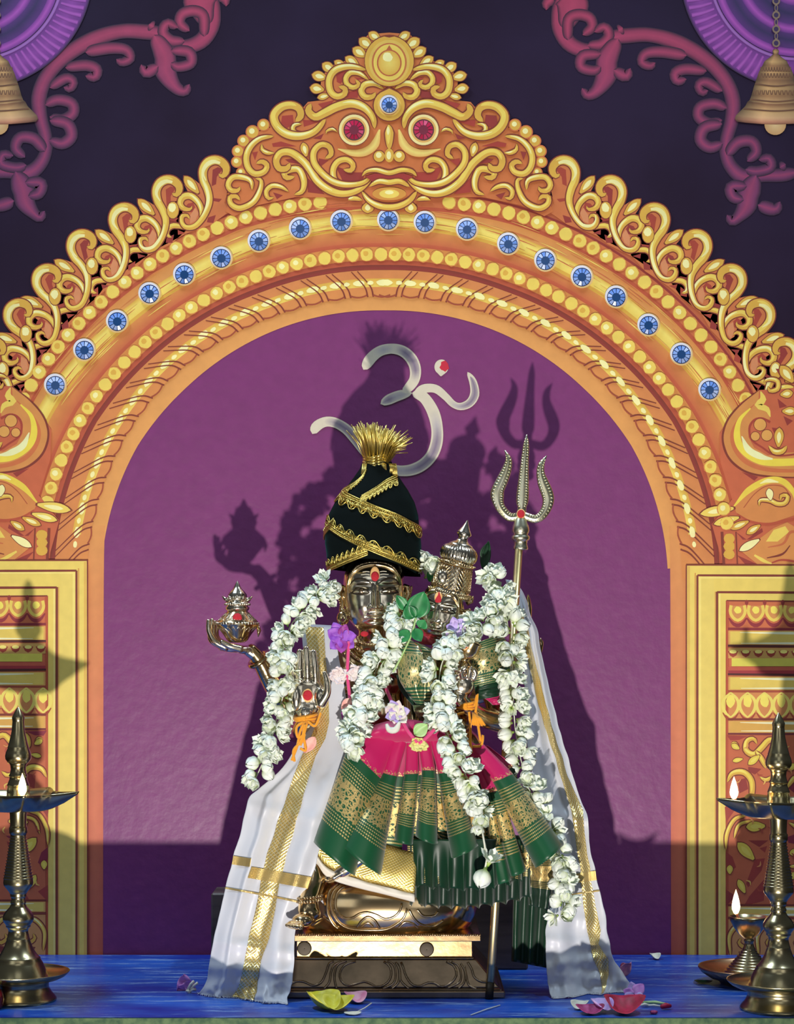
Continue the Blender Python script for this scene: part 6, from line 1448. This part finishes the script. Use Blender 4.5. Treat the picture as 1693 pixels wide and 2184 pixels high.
def petal_thing(name, label, cat, px, py): q = P(px, py, table_y(py)); q.z = 0; return thing(name, label, cat, q)
t = petal_thing('yellow_petal', 'curled yellow petals in front of the pedestal', 'petal', 705, 2156)
tpetal(t, 690, 2152, 66, 40, M['yellow'], .5, 1.0); tpetal(t, 722, 2156, 66, 34, M['yellow'], -.15, .9, .003)
t = petal_thing('pink_petal', 'pale pink petal leaning on the base slab behind the yellow one', 'petal', 758, 2138); tpetal(t, 758, 2138, 48, 26, M['rosep'], .3, .9)
t = petal_thing('white_petal', 'white petal with a thin stem right of the yellow petals', 'petal', 752, 2166); tpetal(t, 752, 2164, 36, 12, M['white_petal'], .2, .3)
mb = MB(); mb.tube([P(764, 2160, table_y(2160))+Vector((0, 0, .003)), P(778, 2156, table_y(2156))+Vector((0, 0, .006)), P(792, 2148, table_y(2148))+Vector((0, 0, .008))], .0014, 6); mb.build('stem', M['white_petal'], t)
t = petal_thing('mauve_flower', 'mauve flower lying left of the left shawl', 'flower', 398, 2108)
for a, dx, dy, s_ in ((.4, -4, -10, 34), (1.4, 8, -4, 32), (2.4, -14, 2, 28), (-.5, 2, 4, 30)): leaf_obj('petal', (398+dx*.3, 2112), (398+dx*1.5, 2100+dy*2.2), table_y(2112), table_y(2112)-.01, s_, M['mauve'], t, wave=.1)
for x, y0, x1, y1 in ((400,2112,414,2092),(404,2114,422,2096),(398,2114,404,2118),(404,2116,418,2110)): mb = MB(); mb.tube([P(x, y0, table_y(2118)), P((x+x1)/2, (y0+y1)/2-3, table_y(2118)-.006), P(x1, y1, table_y(2118)-.004)], .0030, 6); mb.build('stamen', M['white_petal'], t)
t = petal_thing('crimson_petal', 'large crimson rose petal at the front right of the table', 'petal', 1330, 2162); tpetal(t, 1332, 2160, 86, 42, M['crimson'], -.1, .9)
t = petal_thing('magenta_petal', 'dark magenta petal left of the crimson one', 'petal', 1262, 2164); tpetal(t, 1258, 2162, 60, 24, M['magenta'], .1, .8)
t = petal_thing('lilac_petal', 'lilac petal between the magenta and crimson petals', 'petal', 1283, 2160); tpetal(t, 1284, 2158, 44, 30, M['lilac'], .3, .8, .004)
t = petal_thing('cream_petal', 'cream white petal lying behind the magenta petal', 'petal', 1236, 2150); tpetal(t, 1236, 2152, 38, 20, M['white_petal'], -.3, .9)
t = petal_thing('cream_petal', 'flat cream petals at the foot of the right shawl', 'petal', 1275, 2146); tpetal(t, 1272, 2146, 46, 8, M['white_petal'], .05, .2); tpetal(t, 1302, 2141, 40, 7, M['white_petal'], -.05, .2)
t = ruffle('lilac_flower', 'lilac flower at the right corner of the right shawl', 'flower', 1352, 2122, table_y(2134), 28, [M['mauve'], M['lilac']], 6, (0, -.8, .5), .4)
t = petal_thing('pink_petal', 'rolled pale pink petal behind the right shawl', 'petal', 1333, 2072); leaf_obj('petal', (1322, 2078), (1346, 2052), table_y(2080), table_y(2080)-.012, 26, M['rosep'], t, fold=.8, wave=.1); leaf_obj('petal', (1324, 2062), (1340, 2056), table_y(2080)+.006, table_y(2080), 18, M['rosep'], t, fold=.8)
t = petal_thing('white_petal', 'curled white petal near the back edge of the table', 'petal', 1396, 2046); tpetal(t, 1397, 2046, 26, 15, M['white_petal'], .2, 1.0)
t = petal_thing('flower_stem', 'cut flower stems with a red tip on the right of the table', 'stem', 1398, 2150)
for a, b_, r, mt in (((1370,2142),(1424,2146),.0040,M['leaf_pale']),((1376,2148),(1412,2150),.0028,M['white_petal']),((1410,2154),(1430,2152),.0062,M['crimson']),((1366,2149),(1384,2148),.004,M['white_petal'])):
    q = [P(*a, table_y(a[1])), P(*b_, table_y(b_[1]))]; mb = MB(); mb.tube([Vector((q[0].x, q[0].y, r)), Vector(((q[0].x+q[1].x)/2, (q[0].y+q[1].y)/2, r+.002)), Vector((q[1].x, q[1].y, r))], [r*.7, r, r*.6], 7); mb.build('stem_piece', mt, t)
t = petal_thing('dried_bud', 'tiny dark red dried bud among the cut stems', 'bud', 1394, 2164); mb = MB()
for i in range(5): a = 2*PI*i/5; q = P(1394, 2163, table_y(2163)); q.z = .004; mb.ball(q+Vector((.004*math.cos(a), .004*math.sin(a), 0)), .0042, .0042, .0036, 8, 6)
mb.build('bud_cluster', M['magenta'], t)
t = petal_thing('dark_leaf', 'dark leaf tip sticking out under the copper dish', 'leaf', 1492, 2100); tpetal(t, 1500, 2098, 40, 12, M['leaf_dark'], -.2, .5)
q0, q1 = P(1004, 2176-9, table_y(2167)), P(1066, 2146, table_y(2146)); t = petal_thing('straw', 'thin pale straw lying in front of the trident foot', 'straw', 1030, 2160); mb = MB(); mb.tube([Vector((q0.x, q0.y, .002)), Vector(((q0.x+q1.x)/2, (q0.y+q1.y)/2, .003)), Vector((q1.x, q1.y, .002))], .0013, 6); mb.build('stalk', M['white_petal'], t)
C = P(-22, 2152, table_y(2152)); C.z = 0; t = thing('red_cup', 'dark red rounded cup cut off by the lower left corner', 'cup', C)
mb = MB(); mb.lathe([(.012, .0005), (.024, .001), (.028, .008), (.0295, .022), (.027, .034), (.022, .042), (.018, .044), (.019, .047), (.016, .047), (.014, .030), (.001, .028)], C, 32); mb.build('bowl', principled('dark_red_glaze', lin((96, 14, 16)), .2)[0], t)
mb = MB(); mb.lathe([(.022, .042), (.0225, .046), (.019, .048), (.018, .045)], C, 32); mb.build('rim', M['brass'], t)
